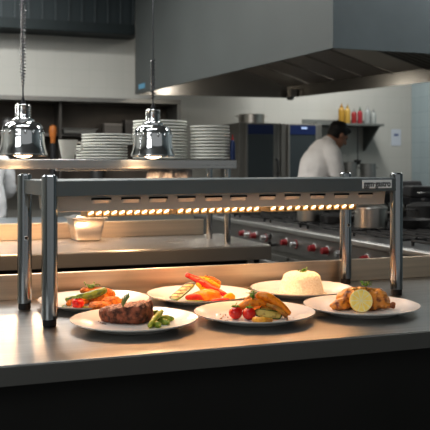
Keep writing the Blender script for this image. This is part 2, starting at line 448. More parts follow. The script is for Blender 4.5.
def leafy(base, n, spread, h, seed, leaf=.004):
    """small herb sprig: thin bent stems carrying oval leaves"""
    r = random.Random(seed); mm = M()
    for i in range(n):
        a = r.uniform(0, 2*PI); sp = r.uniform(.3, 1)*spread
        tip = Vector(base)+Vector((math.cos(a)*sp, math.sin(a)*sp, h*r.uniform(.5, 1)))
        mid = (Vector(base)+tip)/2+Vector((0, 0, h*.25))
        mm.tube([base, mid, tip], [.0007, .0006, .0004], 5, sub=3, dome=False)
        for q in range(4):
            t = .35+.65*q/3; c = Vector(base)*(1-t)**2+mid*2*t*(1-t)+tip*t*t
            rot = Matrix.Rotation(r.uniform(0, 2*PI), 4, 'Z') @ Matrix.Rotation(r.uniform(-.7, .9), 4, 'Y')
            mm.ball(c+rot @ Vector((leaf*.8, 0, 0)), (leaf, leaf*.45, leaf*.13), 8, 5, rot)
    return mm
def rosemary(a, b, seed, n=26, ln=.010):
    r = random.Random(seed); mm = M(); a = Vector(a); b = Vector(b); ax = (b-a).normalized()
    mid = (a+b)/2+Vector((0, 0, .003)); mm.tube([a, mid, b], [.0008]*3, 5, sub=4, dome=False)
    s = ax.cross(Vector((0, 0, 1))).normalized(); u = s.cross(ax)
    for i in range(n):
        t = i/n; c = a.lerp(b, t)+Vector((0, 0, .003*4*t*(1-t))); an = r.uniform(0, 2*PI)
        dr = (ax*.7+s*math.cos(an)+u*abs(math.sin(an))).normalized()
        mm.tube([c, c+dr*ln*.5, c+dr*ln*(1-.4*t)], [.0005, .0011, .0003], 5, dome=False)
    return mm

# ---------------- steak plate
sc = onp(127, 321.8); sc = Vector((sc.x, sc.y, PZ))
def outline(a):   # kidney outline, local x along photo right
    return 1+.10*math.cos(2*a+.5)-.07*math.cos(3*a+.9)+.05*math.sin(5*a)
stk = M(); vs = []; fs = []; NS, NR = 72, 11
prof = [(0.0, .000), (.80, .000), (.93, .004), (1.0, .013), (1.02, .022), (1.0, .031), (.93, .0375), (.82, .0395), (.6, .0385), (.35, .038), (0.0, .0375)]
ring = []
for i in range(NS):
    a = 2*PI*i/NS; q = outline(a)
    for r, z in prof:
        x, y = .0585*r*q*math.cos(a), .040*r*q*math.sin(a)
        z2 = z*(1.10+.22*(x/.06)) if z > .003 else z
        vs.append(sc+RT*x+FW*y+Vector((0, 0, z2)))
K = len(prof)
for i in range(NS):
    j = (i+1) % NS
    for a in range(K-1): fs.append((i*K+a, j*K+a, j*K+a+1, i*K+a+1))
stk.add(vs, fs).jitter(.0035, 70, 2.).jitter(.0016, 190, 5.)
so, c0 = food('steak', stk, [STEAKM, STEAKT], 'thick seared beef steak with a charred brown crust on the front left plate', 'steak', angle=180)
for p_ in so.data.polygons:
    if p_.normal.z > .45 and p_.center.z > .028: p_.material_index = 1
# herb on the steak
hp = dpt(124, 303, 1.93)
ob, c = food('rosemary_sprig', rosemary(dpt(123, 307, 1.925), dpt(130, 296.5, 1.93), 4, 46, .019), mat('rosemary', (.12, .20, .05), .5, col2=(.30, .38, .16), scale=100),
             'small green rosemary sprig lying on top of the seared steak', 'herb')
# asparagus
def asparagus(p, q, r0, r1, label, seed):
    mm = M(); p = Vector(p); q = Vector(q); mid = (p+q)/2+Vector((0, 0, .002))
    mm.tube([p, mid, p.lerp(q, .72), q], [r0*1.25, r0*1.25, r1*1.4, r1*.7], 12, sub=4)
    ob, c = food('asparagus_spear', mm, ASP, label, 'asparagus', 'asparagus spears beside the steak')
    ax = (q-p).normalized(); s = ax.cross(Vector((0, 0, 1))).normalized(); u = s.cross(ax); t2 = M(); r = random.Random(seed)
    for i in range(22):
        t = .62+.36*i/22; an = i*2.4; cc = p.lerp(q, t)+(s*math.cos(an)+u*math.sin(an))*r1*.9*(1.05-.5*(t-.6))
        rot = (s*math.cos(an)*.5+u*math.sin(an)*.5+ax).to_track_quat('X', 'Z').to_matrix().to_4x4()
        t2.ball(cc, (.0042, .002, .0011), 8, 5, rot)
    sub('tip_scales', t2, GREEN, ob, c); return ob
for a, b, r0, r1, lab in (
    (onp(150, 325.5, .006), dpt(162, 311, 1.96), .0052, .0058, 'asparagus spear resting highest across the others beside the steak'),
    (onp(153, 324, .005), onp(159.5, 325, .007), .0050, .0056, 'short asparagus piece lying closest to the front rim by the steak'),
    (onp(158, 318, .005), onp(173, 318.5, .007), .0050, .0056, 'asparagus spear with its tip farthest right on the steak plate'),
    (onp(155, 321, .005), onp(168.5, 322.5, .006), .0052, .0060, 'asparagus spear whose tip lies just below the rightmost one'),
    (onp(148, 315, .006), onp(158, 312, .016), .0048, .0054, 'asparagus spear behind the raised one, close against the steak')):
    asparagus(a, b, r0, r1, lab, random.random())
cr = M(); rr = random.Random(3)
for i in range(16):
    p = onp(rr.uniform(96, 107), rr.uniform(318, 324), .001); cr.ball(p, (rr.uniform(.001, .003), rr.uniform(.001, .002), .0008), 8, 5)
ob, c = food('meat_juice', cr, mat('meat juice', (.12, .03, .01), .15), 'dark brown juice droplets at the left end of the steak', 'sauce'); ob['kind'] = 'stuff'

# ---------------- tomatoes
def tomato(px, py, r, label, ztop=True, calyx=True):
    c3 = onp(px, py); c3.z = PZ+r*.93
    mm = M().lathe([(max(.0001, r*math.cos(t)*(1.03)), r*math.sin(t)*.95-(.12*r if abs(t-PI/2) < .2 else 0)) for t in [(-PI/2+PI*i/22) for i in range(23)]], 36, Matrix.Translation(c3))
    ob, c = food('cherry_tomato', mm, TOM, label, 'tomato', angle=180)
    if calyx:
        q = M(); top = c3+Vector((0, 0, r*.86))
        for i in range(6):
            a = i*PI/3+.3; d = Vector((math.cos(a), math.sin(a), 0))
            q.tube([top, top+d*r*.38+Vector((0, 0, r*.16)), top+d*r*.72+Vector((0, 0, -.02*r))], [.0012, .0018, .0004], 6, sub=3, dome=False)
        q.tube([top, top+Vector((.001, 0, r*.3)), top+Vector((.003, 0, r*.55))], [.0012, .001, .001], 6, sub=2)
        sub('green_calyx', q, GREEN, ob, c)
    return ob
tomato(235.5, 319.0, .0170, 'red cherry tomato with green calyx, left one of the touching pair at the plate front')
tomato(249.2, 319.8, .0165, 'red cherry tomato with green calyx, right one of the touching pair at the plate front')
tomato(78.0, 309.5, .0165, 'red cherry tomato in front of the green zucchini on the plate behind the left post')

def strip(pts, rad, seg=14, jit=.0012, fr=90, sub_=6, seed=1., up=(0,0,1)):
    return M().tube(pts, rad, seg, sub=sub_, up=up).jitter(jit, fr, seed)

# ---------------- squash plate (front middle)
ob, c = food('roasted_pepper', strip([dpt(259, 295.5, 2.03), dpt(268, 297.5, 2.025), dpt(279, 305, 2.02), dpt(288.5, 313, 2.015)], [(.0085,.0105),(.0105,.0120),(.0100,.0115),(.0065,.0075)], 16, seed=3.), ORANGE,
     'long roasted orange pepper arching down to the right behind the cherry tomatoes', 'pepper')
ob, c = food('roasted_pepper', strip([dpt(239.5, 307.5, 2.02), dpt(248, 304, 2.02), dpt(257, 302.5, 2.02), dpt(263, 303.5, 2.02)], [(.008,.0085),(.0115,.0120),(.0110,.0115),(.006,.007)], 16, seed=5.), ORANGE,
     'shorter roasted orange pepper lying above the two cherry tomatoes', 'pepper')
ob, c = food('parsnip_stick', strip([dpt(262, 303, 2.04), dpt(272, 306, 2.035), dpt(281, 311, 2.03), dpt(286, 315, 2.02)], [.008, .0115, .010, .006], 14, .002, 120, seed=7.), mat('golden roast parsnip', (.72, .36, .06), .4, col2=(.36, .12, .02), scale=80, mix=(.5, .68)),
     'golden roasted parsnip piece under the long orange pepper', 'vegetable')
ob, c = food('parsnip_stick', strip([onp(254, 319.5, .006), onp(262, 320, .008), onp(271, 320, .005)], [.006, .008, .005], 14, .0015, 120, seed=8.), mat('yellow roast squash', (.80, .46, .06), .4, col2=(.55, .25, .03), scale=80),
     'yellow roasted squash slice at the front between tomato and zucchini', 'vegetable')
def slab(p, q, w, t, skin, flesh, label, name='zucchini_slice', tilt=(0, 0, 1), jit=.0008, marks=True, cat='zucchini'):
    """half zucchini: rounded skin underneath, flat grilled face towards tilt"""
    p = Vector(p); q = Vector(q); ax = (q-p).normalized(); up = Vector(tilt); up = (up-ax*up.dot(ax)).normalized(); s = ax.cross(up)
    L = (q-p).length; vs = []; fs = []; n = 16; k = 12
    for i in range(n+1):
        t_ = i/n; e = math.sqrt(max(.02, 1-(2*t_-1)**6)); c_ = p+ax*L*t_
        for j in range(k+1):
            a = PI+PI*j/k; vs.append(c_+s*math.cos(a)*w*e+up*math.sin(a)*t*e)
    for i in range(n):
        for j in range(k): fs.append((i*(k+1)+j, (i+1)*(k+1)+j, (i+1)*(k+1)+j+1, i*(k+1)+j+1))
    for i in range(n): fs.append((i*(k+1)+k, (i+1)*(k+1)+k, (i+1)*(k+1), i*(k+1)))
    fs.append(tuple(range(k+1))); fs.append(tuple(n*(k+1)+j for j in range(k, -1, -1)))
    b = M().add(vs, fs)
    fv = []; ff = []; m_ = 8
    for i in range(n+1):
        t_ = .05+.90*i/n; e = math.sqrt(max(.02, 1-((2*t_-1)/.93)**6)); c_ = p+ax*L*t_
        for j in range(m_+1):
            x = -1+2*j/m_; fv.append(c_+s*x*w*e*.80+up*(.0005+.0008*(1-x*x)))
    for i in range(n):
        for j in range(m_): ff.append((i*(m_+1)+j, (i+1)*(m_+1)+j, (i+1)*(m_+1)+j+1, i*(m_+1)+j+1))
    ob, c = food(name, b, skin, label, cat, angle=70)
    sub('cut_face', M().add(fv, ff), flesh, ob, c, angle=80)
    if marks:
        g_ = M()
        for i in range(5):
            t_ = .12+.19*i; c_ = p+ax*L*t_+up*.0017
            g_.tube([c_-s*w*.8-ax*.003, c_+s*w*.8+ax*.003], [(.0028, .0006)]*2, 6, up=up)
        sub('grill_marks', g_, CHAR, ob, c)
    return ob
camdir = -FW+Vector((0, 0, .55))
slab(dpt(254, 312, 2.0), dpt(282, 316, 2.0), .0125, .0065, DGREEN, FLESH, 'dark green skinned zucchini slice right of the cherry tomato pair', tilt=-FW*.75+Vector((0, 0, .75)), marks=False)
slab(dpt(260, 308, 2.025), dpt(281, 311, 2.02), .012, .006, DGREEN, FLESH, 'grilled zucchini slice with pale cut face below the long orange pepper', tilt=-FW*.6+Vector((0, 0, 1)), marks=False)
ob, c = food('roasted_pepper', strip([onp(256, 308, .014), onp(265, 307, .018), onp(275, 307.5, .014)], [(.012,.012),(.016,.014),(.012,.011)], 16, seed=15.), ORANGE, 'chunky roasted orange pepper at the base of the pile behind the zucchini slices', 'pepper')
ob, c = food('onion_petal', strip([dpt(246, 300.5, 2.05), dpt(251, 298, 2.045), dpt(257, 298, 2.04)], [.006, .009, .006], 12, seed=16.), CHKN, 'browned roasted onion petal behind the left cherry tomato and shorter orange pepper', 'onion')
ob, c = food('herb_sprig', leafy(dpt(253, 300, 2.01), 10, .014, .028, 8, .0052), GREEN, 'fresh green thyme sprig on top of the orange peppers', 'herb')
def crumbs(n, pxr, pyr, m, label, seed, zf=0., name='toasted_seeds', size=.0016, d=None):
    r = random.Random(seed); mm = M()
    for i in range(n):
        px, py = r.uniform(*pxr), r.uniform(*pyr)
        p = dpt(px, py, d) if d else onp(px, py, zf+.001)
        mm.ball(p, (size*r.uniform(.6, 1.5), size*r.uniform(.6, 1.2), size*.6), 7, 5, Matrix.Rotation(r.uniform(0, 3), 4, 'Z'))
    ob, c = food(name, mm, m, label, 'seasoning'); ob['kind'] = 'stuff'; return ob
crumbs(16, (220, 228), (314, 321), BRN, 'toasted brown seeds scattered left of the cherry tomato pair', 3)
ob, c = food('parsnip_stick', strip([dpt(268, 305, 2.01), dpt(277, 308.5, 2.005), dpt(286, 315.5, 2.0)], [.005, .0065, .005], 12, .0015, 120, seed=27.), mat('browned parsnip', (.60, .28, .04), .4, col2=(.26, .09, .015), scale=80), 'browned parsnip sliver on the right slope of the orange pepper pile', 'vegetable')
crumbs(22, (284, 294), (313, 321), BRN, 'toasted brown seeds scattered right of the long orange pepper', 4)

# ---------------- fritter plate (back left)
ob, c = food('fritter', strip([onp(94, 307, .012), onp(100, 308, .014), onp(107, 307, .012)], [(.015,.014),(.019,.0175),(.014,.013)], 18, .003, 120, seed=1.), FRIT, 'crumbed orange fritter at the front centre under the green zucchini', 'fritter', angle=180)
ob, c = food('fritter', strip([onp(106, 303, .012), onp(114, 302.5, .015), onp(122, 303.5, .012)], [(.014,.014),(.019,.017),(.012,.012)], 18, .003, 120, seed=4.), FRIT, 'crumbed orange fritter at the right end of the green zucchini', 'fritter', angle=180)
ob, c = food('fritter', strip([dpt(83, 290.5, 2.24), dpt(95, 290.5, 2.24), dpt(106, 291.5, 2.24), dpt(112, 294, 2.235)], [(.014,.008),(.018,.009),(.017,.010),(.012,.010)], 18, .002, 120, seed=7.), FRIT, 'flat crumbed orange fritter lying topmost beneath the chopped herbs', 'fritter', angle=180)
ob, c = food('fritter', strip([onp(69, 303, .010), onp(76, 302, .012), onp(84, 301, .012)], [(.009,.008),(.012,.011),(.012,.010)], 18, .003, 120, seed=9.), FRIT, 'crumbed orange fritter behind the lone cherry tomato', 'fritter', angle=180)
ob, c = food('fritter', strip([onp(88, 299, .012), onp(98, 298, .018), onp(108, 298, .014)], [(.014,.012),(.018,.016),(.014,.012)], 18, .003, 120, seed=19.), FRIT, 'crumbed orange fritter mostly hidden at the back of the pile', 'fritter', angle=180)
ZUG = mat('bright zucchini', (.20, .27, .015), .35, col2=(.045, .10, .01), scale=60, mix=(.4, .62), coat=.3)
ob, c = food('zucchini_stick', strip([dpt(68, 299.5, 2.20), dpt(80, 297.5, 2.20), dpt(93, 294.5, 2.20), dpt(104, 290.5, 2.20)], [(.010,.008),(.0125,.0105),(.0135,.0115),(.012,.0095)], 18, .0015, 100, seed=2.), ZUG, 'bright green grilled zucchini stick slanting across the orange fritters', 'zucchini', angle=180)
ob, c = food('herb_topping', leafy(dpt(92, 288.5, 2.245), 14, .024, .014, 21, .0044), GREEN, 'chopped green herbs on the topmost orange fritter', 'herb')
r_ = random.Random(12); hb = M()
for i in range(60):
    p = dpt(r_.uniform(82, 104), 288.6+r_.uniform(-1, 1), 2.24+r_.uniform(-.006, .008)); hb.ball(p, (.0026, .0013, .0008), 7, 4, Matrix.Rotation(r_.uniform(0, 3), 4, 'Z') @ Matrix.Rotation(r_.uniform(-.8, .8), 4, 'X'))
ob, c = food('chopped_herbs', hb, GREEN, 'loose layer of chopped herbs spread over the topmost fritter', 'herb'); ob['kind'] = 'stuff'
crumbs(14, (62, 70), (304, 309), GREEN, 'green herb flecks on the plate left of the lone cherry tomato', 9, name='herb_flecks', size=.002)
ob, c = food('zucchini_stick', strip([onp(84, 308, .005), onp(90, 308.5, .006), onp(95, 308, .005)], [.005, .006, .004], 12, .001, 100, seed=6.), mat('green sauce', (.22, .24, .02), .3), 'thin yellow green zucchini piece between cherry tomato and front fritter', 'zucchini')

# ---------------- pepper plate (back middle)
GSK = mat('green zucchini skin', (.10, .18, .02), .35, col2=(.18, .26, .04), scale=80)
slab(onp(172.0, 299.5, .014), dpt(192.5, 282, 2.30), .0175, .012, GSK, FLESH, 'grilled zucchini half with dark grill marks leaning at the left of the peppers', tilt=-FW*.9+Vector((0, 0, .75))-RT*.55)
slab(onp(184.5, 300.8, .010), onp(203.5, 300.8, .010), .008, .007, GSK, GSK, 'flat green zucchini piece lying at the front of the pepper plate', tilt=(0, 0, 1), marks=False)
ob, c = food('pepper_piece', strip([onp(188, 297.5, .014), onp(196, 297, .015), onp(203, 297.5, .014)], [(.008,.008),(.009,.010),(.008,.008)], 16, seed=2.), RED, 'short red pepper piece lying between green zucchini and yellow strip', 'pepper')
def ribbon(pts, w, t, m, label, seed, up=None, char=True):
    mm = M().tube(pts, [(w*.75, t), (w, t), (w, t), (w*.8, t)][:len(pts)], 14, sub=7, up=up or (-FW+Vector((0, 0, 1)))).jitter(.0014, 80, seed)
    ob, c = food('pepper_strip', mm, m, label, 'pepper', 'grilled pepper strips')
    if char:
        g_ = M(); r = random.Random(seed*7)
        uu = (-FW+Vector((0, 0, 1))).normalized()
        for i in range(7):
            k = (i+.5)/7*(len(pts)-1); a = Vector(pts[int(k)]).lerp(Vector(pts[min(int(k)+1, len(pts)-1)]), k-int(k))
            g_.ball(a+uu*(t*.95)+Vector((0, 0, r.uniform(-.3, .3)*w)), (.0035, .0022, .0012), 8, 6)
        sub('char_marks', g_, CHAR, ob, c)
    return ob
ribbon([dpt(198, 283, 2.29), dpt(205, 290, 2.285), dpt(211, 295.5, 2.275), dpt(219, 298.5, 2.27)], .0115, .0042, YEL, 'wide yellow pepper strip running down the middle of the pile', 3.)
ribbon([dpt(187, 275, 2.30), dpt(198, 280, 2.295), dpt(212, 288, 2.285), dpt(227, 295.5, 2.275)], .0100, .0048, RED, 'long red pepper strip with char marks lying on top of the pile', 5.)
ribbon([dpt(200, 278, 2.33), dpt(210, 281, 2.325), dpt(219, 287, 2.32)], .008, .0045, YEL, 'yellow pepper strip at the back just behind the long red strip', 7.)
ribbon([dpt(206, 277, 2.335), dpt(213, 279, 2.33), dpt(219, 283, 2.325)], .006, .0055, ORANGE, 'charred orange pepper strip at the back, topmost right of the pile', 8.)
ob, c = food('pepper_piece', strip([onp(226, 298, .010), onp(230, 297, .012), onp(233, 297.5, .010)], [(.008,.009),(.009,.013),(.007,.009)], 16, seed=8.), YEL, 'yellow pepper chunk at the right end of the long red strip', 'pepper')
ob, c = food('pepper_piece', strip([onp(196, 296, .012), onp(208, 295, .02), onp(218, 295, .014)], [(.014,.012),(.02,.018),(.014,.012)], 16, seed=18.), ORANGE, 'orange pepper piece hidden under the pile of strips', 'pepper')
ob, c = food('pepper_piece', strip([onp(214, 301.5, .008), onp(221, 301, .009), onp(228, 300.5, .008)], [(.007,.008),(.009,.009),(.006,.007)], 16, seed=28.), RED, 'red pepper chunk under the lower end of the long red strip', 'pepper')

# ---------------- rice
rc = onp(302, 293.5)
rc = Vector((rc.x, rc.y, PZ)) + FW*.012
rm = M(); rp = [(.0655, 0), (.065, .006), (.061, .024), (.056, .044), (.051, .054), (.043, .0595), (.028, .062), (.0001, .063)]
rm.lathe(rp, 48, Matrix.Translation(rc)).jitter(.0015, 60, 2)
r_ = random.Random(5)
def rsurf():
    while True:
        z = r_.random(); a = r_.uniform(0, 2*PI)
        k = r_.choice([0, 1, 1, 2, 2, 3, 4, 5, 5, 6, 6]); t = r_.random()
        r0, z0 = rp[k]; r1, z1 = rp[k+1]; r = r0+(r1-r0)*t; zz = z0+(z1-z0)*t
        if k == 6 and r_.random() > r/.03: continue
        return Vector((r*math.cos(a), r*math.sin(a), zz))
for i in range(2600):
    p = rc+rsurf(); rot = Matrix.Rotation(r_.uniform(0, 6.28), 4, 'Z') @ Matrix.Rotation(r_.uniform(-1, 1), 4, 'Y')
    rm.ball(p, (.0036, .0012, .0012), 6, 5, rot)
for i in range(70):
    a = r_.uniform(0, 6.28); q = .068+abs(r_.gauss(0, .006)); rm.ball(rc+Vector((q*math.cos(a), q*math.sin(a), .001)), (.0036, .0012, .0012), 6, 4, Matrix.Rotation(r_.uniform(0, 6), 4, 'Z'))
ob, c = food('rice_mound', rm, RICE, 'moulded dome of white steamed rice on the back right plate', 'rice', angle=180); ob['kind'] = 'stuff'
ob, c = food('parsley_sprig', leafy(rc+Vector((-.001, -.01, .0625)), 10, .014, .012, 31, .0046), GREEN, 'small green parsley sprig crowning the rice dome', 'herb')

# ---------------- chicken
cc = onp(362, 309.5)
def cp(x, y, z): return Vector((cc.x, cc.y, PZ))+RT*x+FW*y+Vector((0, 0, z*1.10))
ck = M()
Rm = Matrix.Rotation(-YAW, 4, 'Z')
ck.ball(cp(.030, .012, .026), (.046, .034, .026), 28, 18, Rm @ Matrix.Rotation(.18, 4, 'Y'))     # thigh
ck.ball(cp(-.028, .018, .026), (.040, .032, .026), 28, 18, Rm @ Matrix.Rotation(-.25, 4, 'Y'))   # breast side
ck.ball(cp(.002, .022, .034), (.036, .026, .020), 28, 18, Rm)
ck.tube([cp(-.040, .0, .018), cp(-.060, -.006, .013), cp(-.078, -.010, .010)], [.019, .015, .0105], 16, sub=4)     # wing left
ck.tube([cp(-.045, -.012, .012), cp(-.062, -.016, .010), cp(-.070, -.006, .010)], [.011, .010, .008], 14, sub=4)
ck.tube([cp(.030, -.006, .016), cp(.055, -.008, .014), cp(.071, -.010, .011)], [.021, .013, .007], 16, sub=4)     # drumstick right
ck.ball(cp(-.010, -.004, .024), (.030, .022, .020), 24, 16, Rm)
ck.ball(cp(.046, .002, .036), (.022, .022, .014), 24, 16, Rm)
ck.jitter(.0045, 50, 3.).jitter(.0022, 130, 7.)
co, c = food('roast_chicken', ck, CHKN, 'golden brown roast chicken piece behind the lemon slice on the right plate', 'chicken', remesh=.0018, lapl=1)
bn = M().tube([cp(.071, -.010, .011), cp(.077, -.011, .012)], [.006, .006], 12).ball(cp(.080, -.013, .015), .0068, 14, 10).ball(cp(.081, -.009, .009), .0062, 14, 10).jitter(.001, 150, 1.)
sub('bone_end', bn, BONE, co, c, angle=180)
# lemon slice leaning on the chicken, facing the viewer
lr = .0302
lcp = cp(-.009, -.034, lr*.87)
ldir = (-FW+Vector((0, 0, .22))-RT*.03).normalized()
lm = Matrix.Translation(lcp) @ ldir.to_track_quat('Z', 'Y').to_matrix().to_4x4()
lo, c = food('lemon_slice', M().lathe([(lr*.985, -.006), (lr, -.004), (lr, .004), (lr*.985, .0052)], 56, lm), LEMR, 'round cut lemon half leaning against the front of the roast chicken', 'lemon', angle=50)
sub('pith', M().lathe([(.0001, .0054), (lr*.955, .0054), (lr*.985, .005)], 56, lm), LEMP, lo, c)
sg = M(); ns = 10
for i in range(ns):
    a0 = 2*PI*i/ns+.05; a1 = 2*PI*(i+1)/ns-.05; vs = [Vector((.0022*math.cos((a0+a1)/2), .0022*math.sin((a0+a1)/2), .0058))]; k = 6
    for j in range(k+1):
        a = a0+(a1-a0)*j/k; rr_ = lr*.91*(1-.03*(abs(j-k/2)/(k/2))**3); vs.append(Vector((rr_*math.cos(a), rr_*math.sin(a), .0058)))
    sg.add([lm @ v for v in vs], [(0, j+1, j+2) for j in range(k)])
sub('flesh_segments', sg, LEMF, lo, c)
ob, c = food('parsley_sprig', leafy(cp(.010, .000, .0555), 10, .016, .014, 41, .0048), GREEN, 'small green parsley sprig on top of the roast chicken', 'herb')
r_ = random.Random(77); nb = M()
for i in range(34):
    x = r_.gauss(.004, .014); nb.ball(cp(x, r_.gauss(.006, .006), .0515-.00*abs(x)-abs(x-.004)*.12), (r_.uniform(.002, .0038), r_.uniform(.0018, .003), .002), 8, 6, Matrix.Rotation(r_.uniform(0, 3), 4, 'Z'))
ob, c = food('chopped_nuts', nb, mat('golden nuts', (.55, .36, .05), .45, col2=(.30, .16, .02), scale=150), 'golden chopped nuts heaped on the roast chicken', 'seasoning'); ob['kind'] = 'stuff'

# ================================================================== SECOND WORK STATION
S0 = at_Y(271, 3.62).x
st = thing('work_table', 'steel work table with low upstand behind the pass counter, carrying the overshelf', 'table')
M().box(-1.9, S0, 3.62, 4.33, CT-.068, CT).build('worktop', STEEL, st, bevel=.004)
M().box(-1.9, S0, 3.614, 3.622, CT-.07, CT-.006).build('front_edge', EDGESTEEL, st, bevel=.002)
M().box(-1.9, 1.50, 4.31, 4.33, CT, CT+.087).build('upstand', UPSTEEL, st, bevel=.003)
M().box(-1.88, S0-.02, 3.72, 4.30, .12, CT-.068).build('cabinet_body', DARK, st)  # near-black block painting the shade of the open space under the table
for x in (-1.8, S0-.08):
    for y in (3.70, 4.26): M().cyl((x, y), .02, 0, CT-.07, 16).build('leg', STEEL, st)
# overshelf
SH = EYE+.030
X1 = at_Y(237, 3.66).x
osf = thing('overshelf', 'steel overshelf on slim posts above the work table, carrying plates and cup', 'shelf')
M().box(-1.9, X1, 3.66, 4.12, SH-.044, SH).build('shelf_board', STEEL, osf, bevel=.003)
for px, Y in ((227.5, 3.72), (209.5, 4.05)):
    p = at_Y(px, Y); M().cyl((p.x, p.y), .016, CT, SH-.044, 20).build('support_post', POST, osf)
M().cyl((-1.7, 3.72), .016, CT, SH-.044, 20).build('support_post', POST, osf); M().cyl((-1.7, 4.05), .016, CT, SH-.044, 20).build('support_post', POST, osf)
for k_, x in enumerate((-.75, .1, .85)):
    M().box(x-.24, x+.24, 3.93, 3.99, SH-.054, SH-.043).build('warming_lamp', STEEL, osf, bevel=.003)
    L = bpy.data.lights.new('shelf light', 'AREA'); L.shape = 'RECTANGLE'; L.size = .46; L.size_y = .05; L.energy = (12, 10, 2)[k_]; L.color = (1, .60, .33)
    lo_ = bpy.data.objects.new('shelf_light', L); C.objects.link(lo_); lo_.location = (x, 3.96, SH-.058)
# gastronorm pan
gp = at_z(88, 241, CT)+Vector((0, .06, 0))
pn = thing('gastronorm_pan', 'small deep steel food pan standing on the work table at left', 'pan', (gp.x, gp.y, CT), .10)
w0, w1 = .064, .086
pb = M()
pb.frustum((-w0, w0, -w0*.9, w0*.9), (-w1, w1, -w1*.9, w1*.9), 0, .118); pb.f = [f for i, f in enumerate(pb.f) if i != 1]
o = pb.build('pan_body', steel('pan steel', (.55, .50, .46), .32), pn, bevel=.012, bseg=4)
so_ = o.modifiers.new('solid', 'SOLIDIFY'); so_.thickness = .0015
rmv = M(); rw = w1+.010
for (x0, x1, y0, y1) in ((-rw, rw, -rw*.92, -w1*.88), (-rw, rw, w1*.88, rw*.92), (-rw, -w1*.98, -rw*.92, rw*.92), (w1*.98, rw, -rw*.92, rw*.92)): rmv.box(x0, x1, y0, y1, .113, .119)
rmv.build('rim', STEEL, pn, bevel=.002)
lid = M().box(-rw*.98, rw*.98, -rw*.9, rw*.9, .1195, .123).frustum((-w1*.8, w1*.8, -w1*.7, w1*.7), (-w1*.74, w1*.74, -w1*.64, w1*.64), .123, .132)
lid.build('lid', STEEL, pn, bevel=.003)

# stacked plates on the shelf
def stack_plate(r, h):
    return M().lathe([(.0001, .004), (r*.62, .004), (r*.72, .007), (r*.975, h*.45), (r, h*.62), (r, h), (r*.985, h), (r*.98, h-.002), (r*.7, .002), (r*.6, 0), (.0001, 0)], 40)
def stack(c, r, n, pitch, label, group, shift=None, name='plate'):
    base = None
    for i in range(n):
        off = shift(i) if shift else Vector((random.uniform(-.002, .002), random.uniform(-.002, .002), 0))
        pos = Vector((c.x, c.y, SH+i*pitch))+off
        if base is None:
            base = stack_plate(r, pitch*1.02).build(name, CERAM2, None, angle=50); o = base
        else:
            o = base.copy(); C.objects.link(o)
        o.location = pos
        num = ('bottom' if i == 0 else 'top' if i == n-1 else 'middle')
        tag(o, label[num], 'plate', group+(' inner plates' if num == 'middle' else ''))
    return base
SA = at_Y(105, 3.93); SB = at_Y(160, 3.98); SC = at_Y(210, 3.86)
stack(SA, .128, 9, .0142, {'bottom': 'white plate at the bottom of the wide stack beside the cup', 'top': 'white plate topping the wide stack beside the cup', 'middle': 'white plate inside the wide stack right of the cup on the overshelf'},
      'plates in the stack beside the cup', lambda i: Vector((-.016 if i < 5 else .012, 0, 0)))
stack(SB, .140, 13, .0155, {'bottom': 'white plate at the bottom of the tall middle stack behind the pendant lamp', 'top': 'white plate topping the tall middle stack behind the pendant lamp', 'middle': 'white plate inside the tall middle stack on the overshelf'}, 'plates in the tall middle stack')
stack(SC, .101, 11, .0158, {'bottom': 'white bowl at the bottom of the narrow right stack on the overshelf', 'top': 'white bowl topping the narrow right stack on the overshelf', 'middle': 'white bowl inside the narrow right stack at the overshelf end'}, 'bowls in the right stack', name='bowl')
# cup
cu_ = at_Y(68, 3.80)
cup = thing('cup', 'white tapered porcelain cup standing on the overshelf left of the plates', 'cup', (cu_.x, cu_.y, SH))
M().lathe([(.0001, .0), (.026, .0), (.029, .004), (.040, .060), (.046, .094), (.0445, .094), (.038, .058), (.026, .006), (.0001, .006)], 40).build('cup_body', mat('cream porcelain', (.62, .60, .54), .3), cup)
M().tube([(.044, 0, .082), (.064, .004, .078), (.066, .004, .048), (.038, 0, .034)], [.005]*4, 10, sub=5).build('handle', mat('cream porcelain handle', (.62, .60, .54), .3), cup)
# small bottles at the right end of the shelf
def bottle(loc, r, h, m1, m2, label, name='squeeze_bottle', cat='bottle', group=None):
    t = thing(name, label, cat, loc, 0, group)
    M().lathe([(.0001, 0), (r*.96, 0), (r, r*.15), (r, h*.66), (r*.8, h*.74), (r*.42, h*.80), (.0001, h*.80)], 24).build('bottle_body', m1, t)
    M().lathe([(r*.5, h*.79), (r*.5, h*.86), (r*.25, h*.88), (r*.16, h), (.0001, h)], 20).build('cap', m2, t)
    return t
REDP = mat('red plastic', (.42, .02, .02), .4); BLUP = mat('dark blue plastic', (.02, .04, .12), .4)
b_ = at_Y(232.6, 3.80); bottle((b_.x, b_.y, SH), .013, .13, BLUP, REDP, 'dark blue bottle with red cap at the right end of the overshelf')
# cloth hanging from the shelf underside rail
cl = M(); vs = []; fs = []
pA = at_Y(142, 3.74).x; pB = at_Y(192, 3.74).x; n = 24; rows = 8
for j in range(rows+1):
    t = j/rows
    for i in range(n+1):
        s = i/n; x = pA+(pB-pA)*s+(.03*(1-t) if s < .5 else -.008*(1-t))*(1-2*abs(s-.5)*0)*(1-s)
        vs.append((x, 3.74+.012*math.sin(s*19+t)+.006*math.sin(s*41), SH-.044-.002-t*.13))
for j in range(rows):
    for i in range(n): fs.append((j*(n+1)+i, j*(n+1)+i+1, (j+1)*(n+1)+i+1, (j+1)*(n+1)+i))
cl.add(vs, fs); o = cl.build('kitchen_towel', mat('white towel', (.42, .43, .45), .9, bump=.3, bscale=50), None)
o.modifiers.new('solid', 'SOLIDIFY').thickness = .004
tag(o, 'white kitchen towel hanging under the overshelf, seen above the gantry', 'towel')

